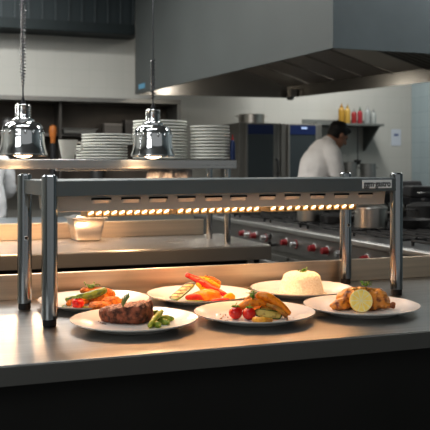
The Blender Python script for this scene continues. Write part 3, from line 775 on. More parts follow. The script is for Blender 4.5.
# ================================================================== PENDANT HEAT LAMPS
def pendant(px, d, zb_, R, label, coil=(.05, .75)):
    p = at_d(px, d)
    t = thing('pendant_heat_lamp', label, 'lamp', (p.x, p.y, zb_), 0, 'pendant heat lamps')
    s = R/.105
    outer = [(.104, 0), (.106, .004), (.105, .010), (.098, .030), (.0935, .055), (.0915, .085), (.0905, .108), (.087, .124), (.078, .137), (.064, .1455), (.050, .149), (.050, .158), (.046, .161), (.038, .162), (.035, .166), (.034, .170), (.034, .220), (.031, .224), (.010, .226)]
    inner = [(.0001, .214), (.030, .212), (.031, .172), (.046, .144), (.072, .132), (.086, .110), (.089, .060), (.095, .030), (.102, .004)]
    M().lathe([(r*s, z*s) for r, z in inner+outer[:]][::1], 64).build('lamp_shade', CHROME, t)
    # ribs and collar
    rg = M()
    for zz in (.178, .188, .198, .208, .216): rg.lathe([(.034*s, (zz-.003)*s), (.0365*s, zz*s), (.034*s, (zz+.003)*s)], 40)
    rg.build('socket_rings', CHROME, t)
    for i in range(16):
        a = 2*PI*i/16; M().ball((.0885*s*math.cos(a), .0885*s*math.sin(a), .100*s), (.006*s, .006*s, .010*s), 10, 8).build('vent_dimple', CHROME, t)
    M().ball((0, 0, .020*s), (.052*s, .052*s, .030*s), 28, 14).build('bulb', LAMPGLOW, t)
    M().lathe([(.012*s, .222*s), (.012*s, .232*s), (.006*s, .248*s), (.0035, .26*s), (.0001, .262*s)], 20).build('cord_grip', BLACKP, t)
    top = CZ-zb_; z1 = .25*s
    cd = M(); pts = []
    cd.tube([(0, 0, z1), (0, 0, z1+.12)], [.0035, .0035], 8)
    zc0 = z1+coil[0]; zc1 = z1+coil[1]; turns = int((coil[1]-coil[0])*72); m_ = turns*8
    for i in range(m_+1):
        t_ = i/m_; a = 2*PI*turns*t_; rr2 = .0105*min(1, t_*8+.25); pts.append((rr2*math.cos(a), rr2*math.sin(a), zc0+(zc1-zc0)*t_))
    cd.tube(pts, [.0030]*len(pts), 5, dome=False)
    cd.tube([(0, 0, zc0), (0, 0, top-.02)], [.0028]*2, 8)
    cd.build('coiled_cord', mat('grey black cord', (.07, .075, .08), .25, coat=.4), t)
    M().lathe([(.05, top-.02), (.045, top-.006), (.045, top)], 24).build('ceiling_rose', STEEL, t)
    L = bpy.data.lights.new('pendant light', 'SPOT'); L.energy = 15; L.color = (1, .58, .30); L.spot_size = math.radians(168); L.spot_blend = .35; L.shadow_soft_size = .04
    lo_ = bpy.data.objects.new('pendant_light', L); C.objects.link(lo_); lo_.location = (p.x, p.y, zb_-.022)
    return t
pendant(23, 3.40, EYE+.044, .102, 'polished chrome pendant heat lamp at the left, left of the cup')
pendant(153, 3.62, EYE+.042, .100, 'polished chrome pendant heat lamp in front of the tall plate stack', coil=(.02, .20))

# ================================================================== THIRD BENCH (behind the work table, left)
bt = thing('prep_bench', 'plain steel prep bench between the work table and the left chef', 'table')
M().box(-2.6, 1.05, 5.45, 6.20, CT-.05, CT).build('worktop', mat('dull bench steel', (.24, .27, .29), .35, .8, (.28, .31, .33), 3), bt, bevel=.004)
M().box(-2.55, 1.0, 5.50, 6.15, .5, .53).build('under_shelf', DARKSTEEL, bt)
for x in (-2.5, .95):
    for y in (5.52, 6.12): M().cyl((x, y), .02, 0, CT-.05, 16).build('leg', STEEL, bt)

# ================================================================== COOKING RANGE
RX = 2.16; RY0, RY1 = 2.75, 6.45; RD = .95
rg = thing('cooking_range', 'long dark steel cooking range with black pan grates and red knobs at right', 'stove')
M().box(RX, RX+RD, RY0, RY1, CT-.03, CT).build('hob_top', steel('hob steel', (.34, .34, .34), .33, 'Y'), rg, bevel=.004)
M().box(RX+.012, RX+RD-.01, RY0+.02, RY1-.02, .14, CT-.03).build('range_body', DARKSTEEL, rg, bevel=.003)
M().box(RX-.006, RX+.014, RY0, RY1, CT-.16, CT-.035).build('control_panel', steel('panel steel', (.24, .24, .235), .4, 'Y'), rg, bevel=.003)
M().box(RX-.020, RX+.02, RY0, RY1, CT-.035, CT-.002).build('front_rail', steel('rail steel', (.40, .40, .39), .42, 'Y'), rg, bevel=.008)
M().box(RX+.04, RX+RD-.04, RY0+.05, RY1-.05, 0, .14).build('plinth', BLACKP, rg)
# four oven doors with handles
nd = 4
for i in range(nd):
    y0 = RY0+.04+i*(RY1-RY0-.08)/nd; y1 = y0+(RY1-RY0-.08)/nd-.03
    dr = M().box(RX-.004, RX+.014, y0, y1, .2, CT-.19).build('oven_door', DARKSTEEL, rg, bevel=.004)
    M().tube([(RX-.045, y0+.1, CT-.235), (RX-.045, y1-.1, CT-.235)], [.009]*2, 12).box(RX-.045, RX, y0+.12, y0+.14, CT-.242, CT-.228).box(RX-.045, RX, y1-.14, y1-.12, CT-.242, CT-.228).build('handle', STEEL, dr)
# knobs
REDK = mat('glossy red knob', (.17, .006, .010), .35, coat=.2)
for px, kind in ((244.5, 0), (250, 1), (256, 0), (266.5, 1), (277, 2), (287, 0), (296.5, 1), (315, 0), (328, 0), (342, 1), (368, 0), (385, 0)):
    u = (px-215)/FPX; d = RX/(FW.x+RT.x*u); y = d*(FW.y+RT.y*u)
    if kind == 2:
        kb = M().tube([(RX-.008, y, CT-.12), (RX-.05, y, CT-.12), (RX-.05, y, CT-.06)], [.01, .01, .012], 12, sub=3).build('tap_lever', BLACKP, rg); continue
    mx = Matrix.Translation((RX-.006, y, CT-.092)) @ Matrix.Rotation(-PI/2, 4, 'Y')
    r = .023
    kb = M().lathe([(r*1.0, 0), (r*1.0, .006), (r*.86, .010), (r*.80, .032), (r*.70, .036), (.0001, .036)], 28, mx).build('knob', REDK if kind == 0 else mat('steel knob', (.6, .6, .6), .25, 1.), rg)
    M().lathe([(r*1.05, -.001), (r*1.25, .0), (r*1.25, .003), (r*1.05, .004)], 28, mx).build('knob_ring', CHROME if kind == 0 else REDK, kb)
# grates
for i in range(6):
    y0 = RY0+.12+i*.57
    if y0+.5 > RY1: break
    for xx in (RX+.08, RX+.50):
        gr = M()
        for q in range(5): gr.box(xx+q*.088, xx+.012+q*.088, y0, y0+.48, CT+.018, CT+.030)
        for q in range(3): gr.box(xx, xx+.364, y0+q*.234, y0+.012+q*.234, CT+.014, CT+.026)
        for qx in (0, .352):
            for qy in (0, .468): gr.box(xx+qx, xx+qx+.012, y0+qy, y0+qy+.012, CT, CT+.02)
        gr.build('pan_grate', CAST, rg, bevel=.002)
        M().lathe([(.06, CT), (.055, CT+.010), (.03, CT+.013), (.0001, CT+.013)], 24, Matrix.Translation((xx+.18, y0+.24, 0))).build('burner', CAST, rg)
GZ = CT+.030
def pot(loc, r, h, label, lid=True, name='cooking_pot', m=None, rz=0., cat='pot'):
    t = thing(name, label, cat, loc, rz); m = m or STEEL
    M().lathe([(.0001, 0), (r*.93, 0), (r, r*.06), (r, h-.004), (r*1.03, h-.002), (r*1.03, h), (r*.97, h), (r*.965, r*.07), (.0001, .004)], 40).build('pot_body', m, t)
    for s in (-1, 1):
        M().tube([(s*r*.98, -.03, h*.78), (s*(r+.035), -.028, h*.80), (s*(r+.035), .028, h*.80), (s*r*.98, .03, h*.78)], [.005]*4, 10, sub=5).build('handle', m, t)
    if lid:
        l = M().lathe([(r*1.03, h), (r*1.02, h+.006), (r*.6, h+.022), (.0001, h+.028)], 40).build('lid', m, t)
        M().lathe([(.008, h+.026), (.008, h+.036), (.018, h+.040), (.016, h+.050), (.0001, h+.052)], 20).build('lid_knob', BLACKP, l)
    return t
PSTEEL = mat('worn pot steel', (.48, .45, .42), .28, 1., (.40, .38, .35), 8)
p1 = at_d(309.5, 5.25); pot((p1.x, p1.y, GZ), .083, .12, 'smaller steel cooking pot on the range, farther back, left of the rear post', m=PSTEEL, rz=-.35)
p2 = at_d(370.5, 4.66); pot((p2.x, p2.y, GZ), .096, .115, 'larger steel cooking pot on the range between the two right gantry posts', m=PSTEEL, rz=-.35)
# black frying pan and kettle farther on the hob
def fpan(loc, r, rz, label):
    t = thing('frying_pan', label, 'pan', loc, rz)
    M().lathe([(.0001, 0), (r*.8, 0), (r, .045), (r*.985, .046), (r*.79, .004), (.0001, .004)], 40).build('pan_body', CAST, t)
    M().tube([(r*.95, 0, .035), (r+.08, 0, .055), (r+.20, 0, .062)], [(.010, .005), (.011, .006), (.013, .008)], 10, sub=4).build('handle', CAST, t)
q = at_d(338, 5.1); fpan((q.x, q.y, GZ), .12, .6, 'black frying pan on the range between the two steel pots')
q = at_d(410, 4.75); fpan((q.x, q.y, GZ), .13, 2.4, 'black frying pan on the range right of the front right post')
q = at_d(424, 5.2); pot((q.x, q.y, GZ), .11, .10, 'dark cooking pot at the right end of the visible range', m=CAST, rz=.3)

# ================================================================== RIGHT BACK BENCH along the right wall
rb = thing('side_counter', 'dark steel side counter running along the bluish right wall', 'counter')
M().box(4.3, 6.12, 4.6, 8.4, CT-.04, CT+.0).build('worktop', DARKSTEEL, rb, bevel=.004)
M().box(4.35, 6.12, 4.65, 8.35, .1, CT-.04).build('cabinet_body', mat('dark cabinets', (.05, .05, .05), .5, .4), rb)
M().box(4.4, 6.1, 4.7, 8.3, 0, .1).build('plinth', BLACKP, rb)
def appliance(px, d, w, h, label, seed):
    p = at_d(px, d); t = thing('countertop_grill', label, 'appliance', (p.x, p.y, CT), -.35)
    M().box(-w/2, w/2, -.2, .2, .02, h*.5).build('body', BLACKP, t, bevel=.01)
    M().frustum((-w/2, w/2, -.2, .2), (-w/2+.03, w/2-.03, -.14, .17), h*.52, h).build('lid', mat('dark enamel', (.04, .04, .042), .35), t, bevel=.012)
    M().tube([(-w*.3, -.21, h*.7), (-w*.3, -.25, h*.72), (w*.3, -.25, h*.72), (w*.3, -.21, h*.7)], [.008]*4, 8, sub=3).build('handle', STEEL, t)
    for x in (-w*.4, w*.4):
        for y in (-.15, .15): M().cyl((x, y), .015, 0, .02, 12).build('foot', BLACK, t)
appliance(400, 8.2, .42, .24, 'black contact grill on the side counter just right of the front post', 1)
appliance(426, 7.6, .40, .20, 'black contact grill on the side counter at the right picture edge', 2)

# ================================================================== WALL OVENS
def oven(px0, px1, Y, ztop, label, disp):
    a, b = at_Y(px0, Y).x, at_Y(px1, Y).x; w = b-a
    t = thing('combi_oven', label, 'oven', (a, Y, 0))
    M().box(0, w, 0, .6, .12, ztop).build('oven_body', mat('oven grey', (.22, .215, .20), .45, .5), t, bevel=.006)
    dr = M().box(w*.17, w*.83, -.03, 0, .25, ztop-.02).build('glass_door', mat('dark oven glass', (.045, .055, .06), .12, 0., coat=.5), t, bevel=.004)
    M().box(w*.14, w*.19, -.034, 0, .2, ztop-.01).box(w*.81, w*.86, -.034, 0, .2, ztop-.01).build('door_frame', mat('frame grey', (.26, .255, .24), .4, .5), t, bevel=.003)
    dp = M().box(w*.19, w*.81, -.036, -.03, ztop-.13, ztop-.02).build('control_display', mat('navy panel', (.015, .030, .11), .35), t, bevel=.002)
    if disp: M().box(w*.46, w*.60, -.038, -.036, ztop-.065, ztop-.04).build('lit_readout', mat('pale readout', (.4, .5, .7), .4, emit=(.4, .55, .9), estr=.4), dp)
    M().tube([(w*.90, -.01, ztop-.75), (w*.90, -.05, ztop-.72), (w*.90, -.05, ztop-.45), (w*.90, -.01, ztop-.42)], [.012]*4, 10, sub=4).build('handle', BLACKP, t)
    M().box(.03, w-.03, .04, .56, 0, .12).build('plinth', BLACKP, t)
    return t
OT = 1.29+.50
oven(239, 280, 8.55, OT, 'tall grey oven with dark glass door and navy panel, below the steel pan', False)
oven(281, 322, 8.55, OT, 'tall grey oven with small lit readout on navy panel, beside the chef', True)
q = at_Y(251.5, 8.85); pot((q.x, q.y, OT), .155, .115, 'wide two-handled steel pan on top of the left tall oven', lid=False, name='sauce_pan', m=PSTEEL, cat='pan')

# ================================================================== WALL SHELF, BOTTLES, NOTICE
xa, xb = at_Y(309, 9.0).x, at_Y(376, 9.0).x
SZ = EYE+.535
ws = thing('wall_shelf', 'grey steel wall shelf with triangular brackets above the bowed chef', 'shelf')
M().box(xa, xb, 8.80, 9.2, SZ-.03, SZ).box(xa, xb, 9.18, 9.2, SZ, SZ+.06).build('shelf_board', mat('shelf grey', (.20, .21, .20), .45, .4), ws, bevel=.003)
for x in (xa+.06, xb-.06):
    M().add([(x-.012, 9.2, SZ-.03), (x-.012, 8.82, SZ-.03), (x-.012, 9.2, SZ-.34), (x+.012, 9.2, SZ-.03), (x+.012, 8.82, SZ-.03), (x+.012, 9.2, SZ-.34)], [(0,2,1),(3,4,5),(0,1,4,3),(1,2,5,4),(2,0,3,5)]).build('bracket', mat('bracket grey', (.16, .17, .165), .5, .4), ws, smooth=False)
for px, r, h, c1, c2, lab, nm in (
    (341.5, .040, .26, (.34, .20, .03), (.3, .16, .03), 'tall mustard yellow bottle on the wall shelf, leftmost of the yellow pair', 'sauce_bottle'),
    (347.5, .036, .25, (.40, .26, .06), (.3, .2, .05), 'tall mustard yellow bottle on the wall shelf beside the red bottles', 'sauce_bottle'),
    (354, .034, .20, (.24, .02, .02), (.25, .25, .24), 'dark red bottle on the wall shelf next to the yellow pair', 'sauce_bottle'),
    (360, .032, .22, (.26, .02, .03), (.04, .10, .06), 'red bottle with green cap on the wall shelf beside the white jar', 'sauce_bottle'),
    (367.5, .040, .24, (.26, .28, .28), (.3, .3, .3), 'off-white plastic bottle on the wall shelf right of the red bottles', 'sauce_bottle'),
    (373.5, .034, .20, (.30, .32, .31), (.2, .2, .2), 'off-white jar at the right end of the wall shelf', 'storage_jar')):
    p = at_Y(px, 9.0); bottle((p.x, p.y, SZ), r, h, mat('bottle colour', c1, .4), mat('cap colour', c2, .4), lab, nm)
# bench and pots behind the chef
wb = thing('wall_counter', 'steel counter against the back wall behind the bowed chef', 'counter')
M().box(at_Y(326, 8.55).x, 4.3, 8.5, 9.18, CT+.10, CT+.15).build('worktop', DARKSTEEL, wb, bevel=.004)
M().box(at_Y(328, 8.55).x, 4.25, 8.55, 9.15, 0, CT+.10).build('cabinet_body', mat('grey cabinets', (.10, .10, .10), .5, .4), wb)
for px, r, h, lab in ((350, .085, .29, 'steel stock pot on the back counter right behind the chef'), (368, .10, .27, 'steel stock pot on the back counter, right of the other stock pot')):
    p = at_Y(px, 8.8); pot((p.x, p.y, CT+.15), r, h, lab, lid=False, name='stock_pot', m=mat('dull pot', (.30, .30, .29), .4, .9))
# hanging dark ladle under the shelf
p = at_Y(350, 8.98)
lad = thing('ladle', 'dark ladle hanging under the wall shelf beside the chef face', 'ladle', (p.x, 8.80-.01, SZ-.52))
M().tube([(0, 0, .05), (0, 0, .48)], [(.010, .004)]*2, 8).build('handle', BLACKP, lad)
M().lathe([(.0001, 0), (.03, .01), (.045, .04), (.046, .06), (.042, .06), (.028, .015), (.0001, .006)], 24).build('ladle_bowl', BLACKP, lad)
M().tube([(0, 0, .475), (0, .01, .492), (0, .02, .492)], [.004]*3, 6).build('hook', STEEL, lad)
# notice
p = at_Y(396, WY)
nt_ = thing('wall_notice', 'small white paper notice stuck on the tiled back wall at right', 'notice', (p.x, WY, EYE+.38))
M().box(-.075, .075, -.004, 0, -.11, .11).build('paper', mat('paper', (.50, .54, .60), .7), nt_)
M().box(-.035, .035, -.0055, -.004, .020, .050).build('printed_mark', mat('blue grey print', (.12, .15, .26), .7), nt_)

# ================================================================== LEFT WALL CABINET (open) WITH ITEMS
ya = 8.75
cx0, cx1 = at_Y(-40, ya).x, at_Y(181, ya).x
cz1, cz0 = EYE+.755, EYE-.25
wc = thing('open_wall_cabinet', 'wide open steel wall cabinet with dark interior behind the plate stacks', 'cabinet')
INT = mat('dark cabinet inside', (.075, .062, .052), .5, .4, (.10, .085, .07), 3)
M().box(cx0, cx1, 9.16, 9.2, cz0, cz1).build('back_panel', INT, wc)
M().box(cx0, cx1, ya, 9.2, cz1-.05, cz1).build('top_panel', mat('cabinet rim', (.24, .235, .22), .4, .6), wc, bevel=.004)
M().box(cx1-.045, cx1, ya, 9.2, cz0, cz1-.05).build('side_panel', mat('cabinet side', (.30, .30, .285), .4, .5), wc, bevel=.004)
M().box(cx0, cx1-.045, ya+.02, 9.2, cz0, cz0+.04).build('bottom_panel', DARKSTEEL, wc)
shz = EYE+.36
M().box(cx0, cx1-.045, ya+.14, 9.16, shz-.03, shz).build('middle_shelf', mat('mid shelf', (.16, .15, .14), .4, .5), wc)
M().box(at_Y(60, ya).x, at_Y(60, ya).x+.03, ya+.06, 9.16, cz0+.04, cz1-.05).build('divider', mat('divider', (.05, .045, .04), .5), wc)
# peppermill
p = at_Y(53, ya+.07)
pmz = cz0+.04
ml = thing('pepper_mill', 'wooden topped pepper mill in the open wall cabinet above the cup', 'pepper mill', (p.x, p.y, pmz))
M().lathe([(.0001, 0), (.045, 0), (.048, .03), (.034, .12), (.030, .30), (.036, .42), (.034, .46), (.0001, .46)], 24).build('mill_body', BLACKP, ml)
M().lathe([(.0001, .46), (.026, .46), (.030, .50), (.040, .55), (.044, .60), (.036, .645), (.0001, .66)], 24).build('wooden_head', mat('orange wood', (.46, .17, .04), .4, col2=(.36, .12, .03), scale=30), ml)
# dark bottles and steel containers on the cabinet floor/shelf
def canister(px, Y, z, r, h, col, label, metal=.6):
    p = at_Y(px, Y); t = thing('canister', label, 'container', (p.x, p.y, z))
    M().lathe([(.0001, 0), (r, 0), (r, h*.82), (r*.97, h*.84), (.0001, h*.84)], 28).build('canister_body', mat('canister', col, .4, metal), t)
    M().lathe([(r*1.03, h*.82), (r*1.03, h*.92), (r*.9, h*.96), (.0001, h*.97)], 28).ball((0, 0, h), (r*.15, r*.15, h*.05), 12, 8).build('lid', mat('canister lid', tuple(c*.7 for c in col), .4, metal), t)
canister(30, ya+.22, shz, .055, .14, (.05, .05, .05), 'black canister on the cabinet shelf above the left pendant lamp')
canister(8, ya+.22, shz, .06, .17, (.12, .12, .12), 'dark grey canister on the cabinet shelf at the left picture edge')
canister(97, ya+.3, pmz, .08, .42, (.06, .06, .06), 'tall black canister inside the cabinet behind the first plate stack', .3)
p = at_Y(78, ya+.2)
tr = thing('steel_tray', 'pale steel tray lying across boxes in the cabinet above the first plate stack', 'tray', (p.x, p.y, shz))
M().frustum((-.17, .17, -.11, .11), (-.19, .19, -.13, .13), 0, .05).build('tray_body', mat('tray steel', (.40, .40, .38), .4, .6), tr, bevel=.006)
M().box(-.2, .2, -.14, .14, .05, .056).build('rim', STEEL, tr, bevel=.002)
for px, w, h, c, lab in ((135, .13, .16, (.05, .045, .04), 'small dark box on the cabinet shelf behind the second pendant lamp'), (112, .10, .12, (.10, .09, .08), 'small brown box on the cabinet shelf above the first plate stack')):
    p = at_Y(px, ya+.25); b = M().box(-w, w, -.08, .08, 0, h).build('storage_box', mat('box', c, .6), None, bevel=.006); b.location = (p.x, p.y, shz)
    M().box(-w-.004, w+.004, -.084, .084, h*.8, h+.004).build('lid', mat('box lid', tuple(q*1.5 for q in c), .6), b, bevel=.004); tag(b, lab, 'box')

# dark ventilation panel high on the back wall
dv = thing('ventilation_panel', 'dark ribbed ventilation housing along the top of the tiled back wall', 'ventilation', (0, 0, 0))
VD = mat('dark duct metal', (.028, .038, .042), .5, .5)
M().box(LX+.05, 2.3, 8.86, 9.19, EYE+1.485, CZ-.01).build('duct_housing', VD, dv)
M().box(LX+.05, 2.3, 8.84, 8.87, EYE+1.49, EYE+1.60).build('lower_strip', mat('duct strip', (.018, .026, .028), .5, .5), dv)
x = -3.0
while x < 2.25:
    M().box(x, x+.02, 8.835, 8.865, EYE+1.60, CZ-.01).build('rib', mat('duct rib', (.05, .062, .067), .5, .5) if x == -3.0 else bpy.data.materials['duct rib'], dv); x += .145

# ================================================================== EXTRACTOR HOOD
HB = EYE+.80
A = at_z(333, 48, HB) if False else None
def hz_(px, py):
    d = FPX*.80/(HOR-py); p = FW*d+RT*(d*(px-215)/FPX); return Vector((p.x, p.y, 0))
A, B, Cc = hz_(333, 48), hz_(135, 94.5), hz_(288, 98)
D0 = hz_(430, 82)
def isect(p, r, q, s):
    det = r.x*(-s.y)+s.x*r.y
    t = ((q.x-p.x)*(-s.y)+s.x*(q.y-p.y))/det
    return p+r*t
E_ = isect(A, Vector((1, 0, 0)), Cc, D0-Cc)
hd = thing('extractor_hood', 'huge grey extractor hood with slanted filters hanging over the range', 'extractor hood')
def wall_quad(p, q, z0, z1, th=.02, inner=None):
    n = Vector((-(q-p).y, (q-p).x, 0)).normalized()*th     # left normal
    return M().add([(p.x,p.y,z0),(q.x,q.y,z0),((q+n).x,(q+n).y,z0),((p+n).x,(p+n).y,z0),(p.x,p.y,z1),(q.x,q.y,z1),((q+n).x,(q+n).y,z1),((p+n).x,(p+n).y,z1)],
                   [(0,3,2,1),(4,5,6,7),(0,1,5,4),(1,2,6,5),(2,3,7,6),(3,0,4,7)])
# order A -> E -> C -> B (anticlockwise seen from above), left normal points inward
wall_quad(B, A, HB, CZ, -.02 if False else .02).build('left_skirt', HOODFACE, hd)
wall_quad(A, E_, HB, CZ).build('front_skirt', mat('hood end steel', (.17, .20, .215), .40, .4, (.20, .235, .25), 2), hd)
HIN = mat('hood inside steel', (.26, .245, .225), .26, .8, (.30, .285, .26), 3)
wall_quad(E_, Cc, HB, HB+.135).build('gutter_band', HIN, hd)
wall_quad(Cc, B, HB, HB+.9).build('far_skirt', HIN, hd)
# top of the side with filters: slanted from the gutter band up to the opposite skirt
def lerp(a, b, t): return a+(b-a)*t
nseg = 9
ftop = HB+.62
FM = mat('filter mesh', (.19, .17, .15), .45, .4, (.25, .225, .20), 90, bump=.3, bscale=220)
FL_ = mat('filter plain', (.40, .37, .33), .35, .5)
for i in range(nseg):
    t0, t1 = i/nseg, (i+1)/nseg-.006
    p0, p1 = lerp(Cc, E_, t0), lerp(Cc, E_, t1); q0, q1 = lerp(B, A, t0), lerp(B, A, t1)
    q0, q1 = lerp(p0, q0, .80), lerp(p1, q1, .80)
    z0, z1 = HB+.125, ftop
    baff = i >= 5
    fl = M().add([(p0.x,p0.y,z0),(p1.x,p1.y,z0),(q1.x,q1.y,z1),(q0.x,q0.y,z1),(p0.x,p0.y,z0+.03),(p1.x,p1.y,z0+.03),(q1.x,q1.y,z1+.03),(q0.x,q0.y,z1+.03)],
            [(0,1,2,3),(7,6,5,4),(0,4,5,1),(1,5,6,2),(2,6,7,3),(3,7,4,0)]).build('grease_filter', FL_ if i in (0, 4) else FM, hd, smooth=False)
    if baff:
        bf = M(); nb_ = 6
        for k in range(nb_):
            s0 = (k+.1)/nb_; s1 = (k+.55)/nb_
            a0, a1, b0, b1 = lerp(p0, p1, s0), lerp(p0, p1, s1), lerp(q0, q1, s0), lerp(q0, q1, s1)
            bf.add([(a0.x,a0.y,z0-.02),(a1.x,a1.y,z0-.02),(b1.x,b1.y,z1-.02),(b0.x,b0.y,z1-.02),(a0.x,a0.y,z0),(a1.x,a1.y,z0),(b1.x,b1.y,z1),(b0.x,b0.y,z1)],
                   [(0,1,2,3),(0,4,5,1),(1,5,6,2),(2,6,7,3),(3,7,4,0)])
        bf.build('baffle_slats', mat('baffle', (.20, .19, .17), .35, .8), fl, smooth=False)
    # dark seam frame
    M().add([(p1.x,p1.y,z0-.008),(lerp(Cc,E_,t1+.006).x,lerp(Cc,E_,t1+.006).y,z0-.008),(lerp(p1,q1,1).x+.0,lerp(p1,q1,1).y+.02,z1-.008),(q1.x,q1.y,z1-.008)], [(0,1,2,3)]).build('filter_seam', DARK, fl, smooth=False)
# inner ceiling of the hood
M().add([(A.x+.02,A.y+.02,ftop),(E_.x,E_.y,ftop+.3),(Cc.x,Cc.y,ftop+.3),(B.x+.02,B.y-.02,ftop)], [(0,1,2,3)]).build('inner_ceiling', HIN, hd)
for t_ in (.25, .62):  # added fill bulbs and point lights that brighten the filters
    q_ = lerp(B, A, t_)-Vector((0, 0, 0)); q_ = lerp(q_, lerp(Cc, E_, t_), .05)
    M().ball((q_.x+.03, q_.y+.03, HB+.20), (.05, .05, .035), 16, 10).build('hood_fill_bulb', FILLGLOW, hd)
    L = bpy.data.lights.new('hood fill light', 'POINT'); L.energy = 5; L.color = (1, .93, .82); L.shadow_soft_size = .06
    lo_ = bpy.data.objects.new('hood_fill_light', L); C.objects.link(lo_); q_ = lerp(q_, lerp(Cc, E_, t_), .12); lo_.location = (q_.x, q_.y, HB+.16)
# drip cup and corner bracket
p = lerp(Cc, E_, .03)
M().lathe([(.0001, HB-.035), (.03, HB-.033), (.045, HB-.01), (.045, HB+.01)], 20, Matrix.Translation((p.x-.05, p.y, 0))).build('drip_cup', DARKSTEEL, hd)
M().box(p.x-.09, p.x-.01, p.y-.10, p.y-.02, HB+.0, HB+.09).build('corner_bracket', mat('bracket steel', (.35, .33, .3), .3, .8), hd, bevel=.004)
# sticker on the hood's lower left corner
n_ = Vector((-(A-B).y, (A-B).x, 0)).normalized(); ax_ = (A-B).normalized()
s0 = B+ax_*.12-n_*.002; s1 = s0+ax_*.20
M().add([(s0.x,s0.y,HB+.045),(s1.x,s1.y,HB+.045),(s1.x,s1.y,HB+.10),(s0.x,s0.y,HB+.10)], [(0,1,2,3)]).build('blue_sticker', mat('blue sticker', (.10, .28, .42), .5), hd, smooth=False)

# ================================================================== PEOPLE
def person(loc, rz, label, pose):
    """figure in local coordinates, facing +Y"""
    t = thing('person', label, 'person', loc, rz)
    J = {k: Vector(v) for k, v in pose.items()}
    b = M()
    b.tube([J['pelvis']-Vector((0,0,.05)), J['pelvis'], J['waist'], J['chest'], J['shoulder']], [(.14,.10),(.165,.12),(.145,.105),(.175,.12),(.13,.085)], 24, up=(0,-1,.2), sub=5)
    b.tube([J['shoulder'], J['neck']], [.062, .056], 16, sub=3)
    b.tube([J['shoulder']+Vector((0,0,.01)), J['shl']], [.06, .058], 16, sub=3); b.tube([J['shoulder']+Vector((0,0,.01)), J['shr']], [.06, .058], 16, sub=3)
    for s in 'lr':
        b.tube([J['sh'+s], J['el'+s], J['wr'+s]], [.054, .042, .027], 14, sub=6)
        b.tube([J['hip'+s], J['kn'+s], J['an'+s]], [.088, .058, .040], 16, sub=6)
        f = J['an'+s]; b.tube([f-Vector((0,.04,.045)), f+Vector((0,.06,-.05)), f+Vector((0,.16,-.065))], [.04,.042,.03], 12, sub=4)
        w = J['wr'+s]; hd_ = (w-J['el'+s]).normalized(); sd = hd_.cross(Vector((0,0,1))).normalized()*(1 if s == 'l' else -1); dn = Vector((0,0,-1))
        palm = w+hd_*.055
        b.tube([w, palm, w+hd_*.095], [(.028,.018),(.042,.017),(.040,.014)], 12, sub=3)
        for q, (o, ln) in enumerate(((-.031, .058), (-.0105, .072), (.0105, .078), (.031, .070))):
            p0 = w+hd_*.092+sd*o; p1 = p0+hd_*ln*.5+dn*.010; p2 = p0+hd_*ln*.85+dn*.032
            b.tube([p0, p1, p2], [.0092, .0088, .0078], 8, sub=3)
        p0 = w+hd_*.035+sd*.036; b.tube([p0, p0+hd_*.03+sd*.025+dn*.01, p0+hd_*.062+sd*.028+dn*.02], [.011,.010,.009], 8, sub=3)
    # head with features; hd basis
    hc = J['head']; F_ = J['face'].normalized(); U_ = (Vector((0,0,1))-F_*F_.z).normalized() if abs(F_.z) < .95 else Vector((0,0,1)); S_ = F_.cross(U_)
    R4 = Matrix((S_, F_, U_)).transposed().to_4x4()
    def hp_(x, y, z): return hc+S_*x+F_*y+U_*z
    b.ball(hp_(0, -.012, .022), (.076, .094, .092), 24, 18, R4)
    b.ball(hp_(0, .022, -.040), (.056, .066, .068), 20, 14, R4)
    b.ball(hp_(0, .058, -.086), (.026, .024, .020), 14, 10, R4)              # chin
    b.tube([hp_(0, .078, .012), hp_(0, .098, -.012), hp_(0, .106, -.028)], [.009, .012, .015], 10, sub=3)   # nose
    b.ball(hp_(0, .078, -.056), (.024, .014, .006), 12, 8, R4); b.ball(hp_(0, .076, -.066), (.021, .014, .007), 12, 8, R4)
    for s in (-1, 1):
        b.ball(hp_(s*.078, -.008, -.010), (.009, .020, .032), 12, 10, R4)
        b.ball(hp_(s*.031, .076, .022), (.022, .010, .008), 12, 8, R4)
    b.tube([J['neck'], hp_(0, -.03, -.06)], [.056, .056], 16, sub=3)
    b.build('body', SKIN, t, remesh=.0065, lapl=3)
    em = mat('eye', (.05, .03, .02), .2)
    for s in (-1, 1): M().ball(hp_(s*.031, .078, .006), (.012, .008, .008), 12, 8, R4).build('eye', em, t)
    hr = M()
    hr.ball(hp_(0, -.022, .040), (.086, .098, .088), 24, 18, R4); hr.ball(hp_(0, -.050, -.005), (.080, .070, .075), 24, 16, R4); hr.ball(hp_(0, .040, .085), (.066, .052, .034), 18, 12, R4)
    r = random.Random(3)
    for i in range(60):
        a = r.uniform(0, 6.28); e = r.uniform(.15, 1.4); q = hp_(.082*math.cos(e)*math.cos(a), -.024+.094*math.cos(e)*math.sin(a), .040+.086*math.sin(e)); hr.ball(q, (.02, .016, .012), 8, 6, R4)
    hr.build('hair', HAIR, t, remesh=.007, lapl=2)
    return t, J

